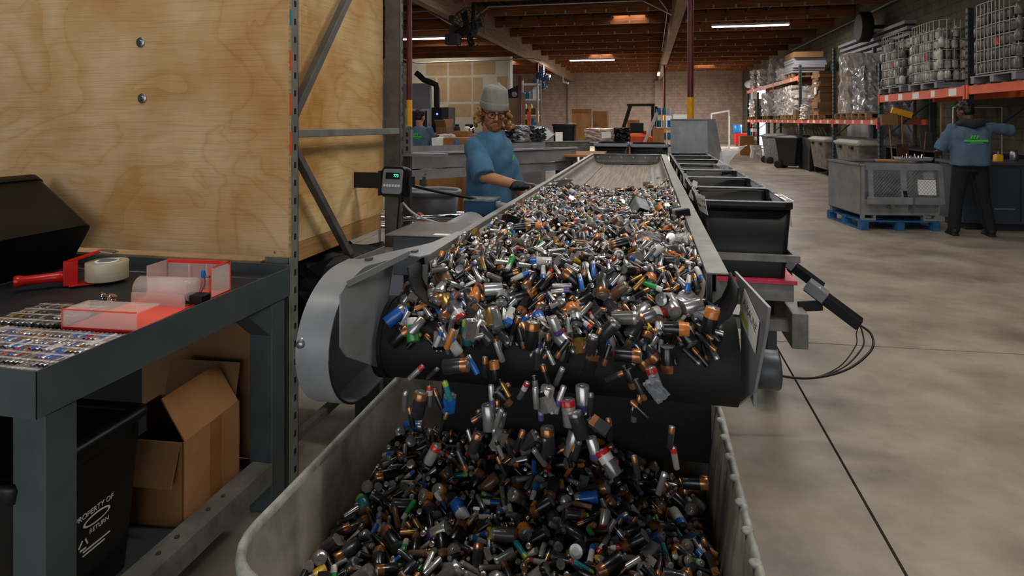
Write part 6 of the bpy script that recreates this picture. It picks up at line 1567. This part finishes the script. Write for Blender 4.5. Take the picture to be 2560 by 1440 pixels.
def organic(name, mb, m, vox, it=6, parent=None, fac=.5, disp=None):
    o = mb.build(name, m); o.data.validate()
    w = o.modifiers.new('r', 'REMESH'); w.mode = 'VOXEL'; w.voxel_size = vox; w.use_smooth_shade = True
    s = o.modifiers.new('s', 'SMOOTH'); s.iterations = it; s.factor = fac
    me = eval_mesh(o)
    me.materials.clear(); me.materials.append(m)
    if disp: disp(me)
    me.polygons.foreach_set('use_smooth', [True] * len(me.polygons))
    o.modifiers.clear(); old = o.data; o.data = me; bpy.data.meshes.remove(old)
    if parent is not None: put(o, parent)
    return o
def folds(amp, axes):
    def f(me):
        for v in me.vertices:
            c = v.co; n = v.normal
            d = sum(math.sin(c.dot(Vector(a)) + ph) for a, ph in axes)
            v.co = c + n * (amp * d)
    return f
def hand(mb, W, d, up, L=.18, curl=.9, s=1.0):
    """hand from wrist W along d; palm normal away from up"""
    d = Vector(d).normalized(); up = Vector(up); sd = d.cross(up).normalized(); up = sd.cross(d); W = Vector(W)
    for k in (-1, 0, 1): limb(mb, [W + sd * .012 * k, W + d * .085 * s + sd * .026 * k], [.02 * s, .019 * s], 10)
    for k, (o_, ln) in enumerate(((-.034, .066), (-.0115, .076), (.0115, .072), (.034, .058))):
        b = W + d * .088 * s + sd * o_ * s; c1 = b + (d * math.cos(curl * .5) - up * math.sin(curl * .5)) * ln * .45 * s
        c2 = c1 + (d * math.cos(curl * 1.3) - up * math.sin(curl * 1.3)) * ln * .33 * s; c3 = c2 + (d * math.cos(curl * 2) - up * math.sin(curl * 2)) * ln * .26 * s
        limb(mb, [b, c1, c2, c3], [.0105 * s, .0095 * s, .0088 * s, .0078 * s], 8)
    b = W + d * .03 * s - sd * .03 * s; c1 = b + (d * .7 - sd * .6 - up * .35).normalized() * .042 * s; c2 = c1 + (d * .95 - sd * .1 - up * .5).normalized() * .034 * s
    limb(mb, [b, c1, c2], [.015 * s, .012 * s, .0095 * s], 8)
def head_mat(c, yaw, pitch, roll): return Matrix.Translation(c) @ Euler((roll, pitch, yaw), 'XYZ').to_matrix().to_4x4()
def tmb(mb, Mx):
    mb.v = [tuple(Mx @ Vector(v)) for v in mb.v]; return mb
def head_shape(face=True):
    h = MB()
    sph(h, (-.012, 0, .03), (.098, .076, .098), 18, 14); sph(h, (.022, 0, -.04), (.066, .06, .078), 16, 12); sph(h, (.058, 0, -.098), (.026, .028, .02))
    if face:
        limb(h, [(.088, 0, .008), (.102, 0, -.014), (.108, 0, -.028)], [.0085, .0105, .0125]); sph(h, (.098, .011, -.031), .0085); sph(h, (.098, -.011, -.031), .0085)
        for s in (-1, 1):
            sph(h, (.05, s * .042, -.022), (.034, .026, .028)); limb(h, [(.086, s * .008, .022), (.076, s * .042, .022)], [.0105, .010]); sph(h, (-.005, s * .079, -.012), (.017, .009, .032))
        limb(h, [(.083, -.02, -.058), (.089, 0, -.056), (.083, .02, -.058)], [.006, .0075, .006]); limb(h, [(.081, -.017, -.067), (.086, 0, -.069), (.081, .017, -.067)], [.006, .008, .006])
    return h
def person(loc, rz, label, J, skin, shirt, pants, scale=1.0, headpose=(0, 0, 0), face=True, vox=.009, hair=None, gloves=None, sleeve=.85, chest=(.125, .205), group=None, loose=1.0):
    hd = Vector(J['head']); HM = head_mat(hd, *headpose)
    b = MB()
    b2_ = tmb(head_shape(face), HM); b.add(b2_.v, b2_.f, 0, True)
    nk = Vector(J['neck']); limb(b, [HM @ Vector((-.03, 0, -.05)), nk], [.055, .062])
    ell_rings(b, [(J['hip'], 0, 0, .10, .15), (J['hip'] + .15, .0, 0, .09, .14), (J['hip'] + .35, 0, 0, .095, .145), (nk.z - .12, nk.x * .6, 0, .08, .125), (nk.z - .02, nk.x, 0, .055, .065)])
    for s in ('R', 'L'):
        limb(b, [J['sh' + s], J['el' + s], J['wr' + s]], [.048, .042, .029]); d = Vector(J['wr' + s]) - Vector(J['el' + s])
        if not gloves: hand(b, J['wr' + s], J.get('hd' + s, d), J.get('up' + s, (0, 0, 1)), curl=J.get('curl', .6))
        limb(b, [J['hp' + s], J['kn' + s], J['an' + s]], [.085, .06, .042])
    root = organic('person', b, skin, vox, 3); root.location = loc; root.rotation_euler = (0, 0, rz); root.scale = (scale,) * 3
    tag(root, label, 'person', group)
    # shirt
    m_ = MB(); cx, cy = chest; n_ = nk
    ell_rings(m_, [(J['hem'], .0, 0, cx * 1.14 * loose, cy * .93 * loose), (J['hem'] + .1, 0, 0, cx * 1.12 * loose, cy * .92 * loose), (J['hem'] + .28, 0, 0, cx * 1.08, cy * .93), (n_.z - .2, n_.x * .5, 0, cx * 1.06, cy * 1.0), (n_.z - .11, n_.x * .7, 0, cx * .95, cy * .98), (n_.z - .06, n_.x * .85, 0, cx * .8, cy * .74), (n_.z - .03, n_.x * .95, 0, cx * .64, cy * .54), (n_.z - .008, n_.x, 0, .07, .082)], 24)
    for s in ('R', 'L'):
        S, E = Vector(J['sh' + s]), Vector(J['el' + s]); q = S.lerp(E, sleeve); limb(m_, [S + Vector((0, 0, -.005)), S.lerp(E, .4), q], [.064, .070, .070])
        dd = (E - S).normalized(); m_.cyl(S.lerp(E, .5), q + dd * .05, .072, .079, n=16)
    sh = organic('t_shirt', m_, shirt, vox * 1.15, 4, root, disp=folds(.0019, (((38, 9, 12), 0), ((-31, 40, 16), 1.2), ((11, -25, 48), 2.0), ((60, 50, -8), .4), ((14, 30, -36), 1.0))))
    # trousers, shoes
    m_ = MB(); ell_rings(m_, [(J['hip'] - .04, 0, 0, .11, .165), (J['hip'] + .14, 0, 0, .115, .16), (J['hip'] + .2, 0, 0, .105, .15)])
    for s in ('R', 'L'): limb(m_, [J['hp' + s], J['kn' + s], Vector(J['an' + s]) + Vector((0, 0, -.01))], [.105, .08, .072])
    organic('trousers', m_, pants, vox * 1.3, 4, root)
    for s in ('R', 'L'):
        a = Vector(J['an' + s]); m_ = MB(); limb(m_, [a + Vector((-.03, 0, -.03)), a + Vector((.05, 0, -.045)), a + Vector((.15, 0, -.055))], [.05, .046, .036])
        m_.b2((a.x - .07, a.y - .042, a.z - .09), (a.x + .18, a.y + .042, a.z - .07)); organic('shoe', m_, M['black2'], .008, 2, root)
    if gloves:
        for s in ('R', 'L'):
            m_ = MB(); d = Vector(J.get('hd' + s, Vector(J['wr' + s]) - Vector(J['el' + s]))); W = Vector(J['wr' + s])
            limb(m_, [W - d.normalized() * .035, W + d.normalized() * .02], [.036, .034]); hand(m_, W, d, J.get('up' + s, (0, 0, 1)), curl=J.get('curl', .9)); organic('glove', m_, gloves, .0055, 3, root)
    if hair: hair(root, HM)
    return root, HM
LEGS = dict(hpR=(0, -.095, .90), knR=(.02, -.10, .49), anR=(-.02, -.11, .09), hpL=(0, .095, .90), knL=(.02, .10, .49), anL=(-.02, .11, .09))
# ---- main worker in beanie
def beanie_hair(root, HM):
    def org(nm, mb, m, v, it, fac=.5, disp=None): return organic(nm, tmb(mb, HM), m, v, it, root, fac, disp)
    # knit cap
    m_ = MB(); rows = []
    for z, h1, h2, cx in ((.03, .106, .09, -.01), (.075, .110, .093, -.013), (.115, .103, .088, -.018), (.145, .095, .083, -.02), (.165, .084, .073, -.022), (.177, .064, .056, -.024), (.182, .034, .03, -.026)): rows.append((z, cx, 0, h1, h2))
    ell_rings(m_, rows, 28, 2.1); limb(m_, [(-.075, -.02, .165), (-.04, .015, .186), (-.005, .03, .17)], [.012, .017, .012])
    org('beanie', m_, M['beanie'], .006, 4)
    m_ = MB(); ell_rings(m_, [(.022, -.01, 0, .108, .0915), (.024, -.01, 0, .1135, .097), (.05, -.011, 0, .1155, .099), (.072, -.013, 0, .113, .096), (.076, -.013, 0, .106, .09)], 28, 2.1)
    org('beanie_cuff', m_, M['beanie'], .006, 2)
    # curls
    rr = random.Random(2); m_ = MB()
    for s, n_, sp in ((1, 34, .035), (-1, 30, .026)):
        for k in range(n_):
            u = rr.random(); z = .02 - .14 * u; a = R(rr.uniform(65, 120)) if rr.random() < .8 else R(rr.uniform(120, 170)); rad = .088 + sp * 1.25 * rr.random() * (.5 + u) ; x = math.cos(a) * rad - .005; y = s * math.sin(a) * rad
            if x > .03: x = .03
            sph(m_, (x, y, z), rr.uniform(.011, .02), 8, 6)
    for k in range(26): sph(m_, (-.08 - .02 * rr.random(), rr.uniform(-.07, .07), .01 - .13 * rr.random()), rr.uniform(.016, .026), 8, 6)
    org('curly_hair', m_, M['hair'], .006, 2)
    m_ = MB(); sph(m_, (.062, 0, -.1), (.028, .03, .025)); limb(m_, [(.03, -.05, -.065), (.052, -.035, -.095), (.066, 0, -.108), (.052, .035, -.095), (.03, .05, -.065)], [.012, .014, .017, .014, .012])
    org('goatee', m_, M['beard'], .005, 2)
    m_ = MB(); limb(m_, [(.078, -.03, -.064), (.091, -.012, -.048), (.094, 0, -.046), (.091, .012, -.048), (.078, .03, -.064)], [.004, .0065, .006, .0065, .004]); org('moustache', m_, M['beard'], .004, 1)
    for s in (-1, 1):
        m_ = MB(); sph(m_, (.0785, s * .031, -.001), (.012, .0125, .006), 14, 10); e = put(tmb(m_, HM).build('eye', mat('eye_white', '8f857c', .3, var=0)), root)
        m_ = MB(); sph(m_, (.0885, s * .031, -.001), (.003, .005, .0048), 10, 8); put(tmb(m_, HM).build('iris', mat('iris', '2c2620', .3, var=0)), root)
        m_ = MB(); limb(m_, [(.092, s * .015, .018), (.086, s * .046, .017)], [.004, .003]); put(tmb(m_, HM).build('eyebrow', M['beard']), root)
    gl = put(MB().build('glasses', M['black']) if False else tmb(MB().tube([(.101, -.008, .004), (.104, 0, .006), (.101, .008, .004)], .002, 6), HM).build('glasses_bridge', M['black']), root)
    for s in (-1, 1):
        ring = [(.101 - abs(math.cos(a)) * .0 - .010 * max(0, s * math.cos(a)), s * .034 + .026 * math.cos(a), -.003 + .021 * math.sin(a)) for a in [2 * math.pi * k / 24 for k in range(25)]]
        put(tmb(MB().tube(ring, .0021, 6), HM).build('glasses_rim', M['black']), root)
        put(tmb(MB().add(ring[:24], [tuple(range(24))]), HM).build('glasses_lens', M['lens']), root)
        put(tmb(MB().tube([(.09, s * .06, .004), (.03, s * .079, .006), (-.02, s * .082, .0)], .0022, 6), HM).build('glasses_temple', M['black']), root)
f_ang = PSI - R(35)
wp = atD(1222, 300, 4.35)
J = dict(LEGS); J.update(head=(.05, -.01, 1.602), neck=(.02, 0, 1.482), hip=.86, hem=.80, shR=(.0, -.165, 1.385), elR=(.15, -.25, 1.195), wrR=(.345, -.135, 1.135), hdR=(.15, .10, -.005), upR=(0, 0, 1),
         shL=(.0, .155, 1.385), elL=(.06, .195, 1.11), wrL=(.24, .17, .985), hdL=(.14, -.04, -.08), curl=.95)
wk, HM = person((wp.x, wp.y, 0), f_ang, 'worker in grey beanie and blue t-shirt reaching over conveyor with scraper', J, M['skin'], M['shirt'], M['trousers'], headpose=(R(-42), R(12), R(-4)), vox=.0075, hair=beanie_hair, gloves=M['glove'], chest=(.122, .188), loose=1.06)
HMb = 0
put(MB().b2((.128, .085, 1.28), (.131, .115, 1.31)).build('chest_print', M['green']), wk)
# sleeve tattoo: drawn as part of the arm skin on its own sleeve mesh
m_ = MB(); limb(m_, [Vector(J['elL']).lerp(Vector(J['wrL']), .1), Vector(J['wrL'])], [.0432, .0305]); organic('tattooed_forearm', m_, M['ink_tattoo'], .008, 2, wk)
bpy.context.view_layer.update()
Mw = wk.matrix_basis
hp_ = Mw @ (Vector(J['wrR']) + Vector(J['hdR']).normalized() * .12)
tip = atD(1450, 441, 4.2); hb = atD(1372, 468, 4.2)
t = thing('scraper', 'worn metal scraper in the worker gloved hand', 'scraper', hp_)
dd = (tip - hp_); dd.z = .02; dd.normalize(); e1 = hp_ + dd * .06
P('handle', MB().cyl(hp_ - dd * .07, e1, .013, .011, n=10), M['wood'])
P('blade', MB().prism([e1 + Vector((0, 0, -.03)), e1 + dd * .13 + Vector((0, 0, -.02)), e1 + dd * .21 + Vector((0, 0, .012)), e1 + dd * .15 + Vector((0, 0, .022)), e1 + Vector((0, 0, .02))], Vector((-dd.y, dd.x, 0)) * .003), M['steelw'])
# ---- back views
def short_hair(mh, hood=False):
    def f(root, HM):
        rr = random.Random(6); m_ = MB(); sph(m_, (-.02, 0, .042), (.098, .083, .096), 16, 12); sph(m_, (-.045, 0, -.01), (.065, .075, .07), 12, 10)
        for k in range(50):
            a, b = rr.uniform(0, 6.28), rr.uniform(.1, 1.5); sph(m_, (-.02 + .098 * math.cos(a) * math.cos(b), .083 * math.sin(a) * math.cos(b), .045 + .095 * math.sin(b)), rr.uniform(.012, .02), 6, 5)
        organic('hair', tmb(m_, HM), mh, .008, 2, root)
        if hood:
            m_ = MB(); limb(m_, [(.02, -.13, 1.43), (-.08, -.09, 1.46), (-.12, 0, 1.44), (-.08, .09, 1.46), (.02, .13, 1.43)], [.04, .055, .065, .055, .04]); organic('hood', m_, M['hood'], .01, 3, root)
    return f
def back_print(root, z, x, w):
    for k in range(3): put(MB().bar((x, .05 - k * .032 + .008, z), (x, .035 - k * .032 + .008, z + .045), .006, .018).build('logo_bar', M['green']), root)
    put(MB().b2((x - .002, -w, z - .035), (x + .004, w, z - .012)).build('print_line', M['green']), root)
    put(MB().b2((x - .002, -w * .6, z - .055), (x + .004, w * .5, z - .047)).build('print_line', M['green']), root)
J2 = dict(LEGS); J2.update(head=(.06, 0, 1.60), neck=(.02, 0, 1.45), hip=.86, hem=.84, shR=(0, -.18, 1.39), elR=(.1, -.24, 1.13), wrR=(.32, -.16, 1.10), shL=(0, .18, 1.39), elL=(.1, .24, 1.13), wrL=(.32, .14, 1.12))
p = atD(1048, 300, 11.3)
a2, _ = person((p.x, p.y, 0), R(95), 'dark-haired worker seen from behind beside the yellow column', J2, M['skin'], M['shirt2'], M['trousers'], headpose=(R(-25), R(8), 0), face=True, vox=.012, hair=short_hair(M['hairb']))
back_print(a2, 1.28, -.152, .08)
J3 = dict(hpR=(0, -.1, .90), knR=(.03, -.16, .49), anR=(-.02, -.22, .09), hpL=(0, .1, .90), knL=(-.0, .15, .49), anL=(-.04, .2, .09)); J3.update(head=(.07, .03, 1.60), neck=(.02, 0, 1.46), hip=.86, hem=.90, shR=(0, -.2, 1.40), elR=(.06, -.46, 1.36), wrR=(.28, -.42, 1.42), shL=(0, .2, 1.39), elL=(.06, .31, 1.13), wrL=(.30, .24, 1.08))
p = atZ(2425, 588, 0)
a3, _ = person((p.x, p.y, 0), R(88), 'worker in slate shirt and dark hood seen from behind by the steel crate', J3, M['skind'], M['shirt2'], M['trousers'], scale=1.04, headpose=(R(35), R(15), 0), face=True, vox=.011, hair=short_hair(M['hairb'], True), chest=(.15, .24), sleeve=.95)
back_print(a3, 1.25, -.172, .13)

if bpy.data.scenes.get('bake'): bpy.data.scenes.remove(bpy.data.scenes['bake'])
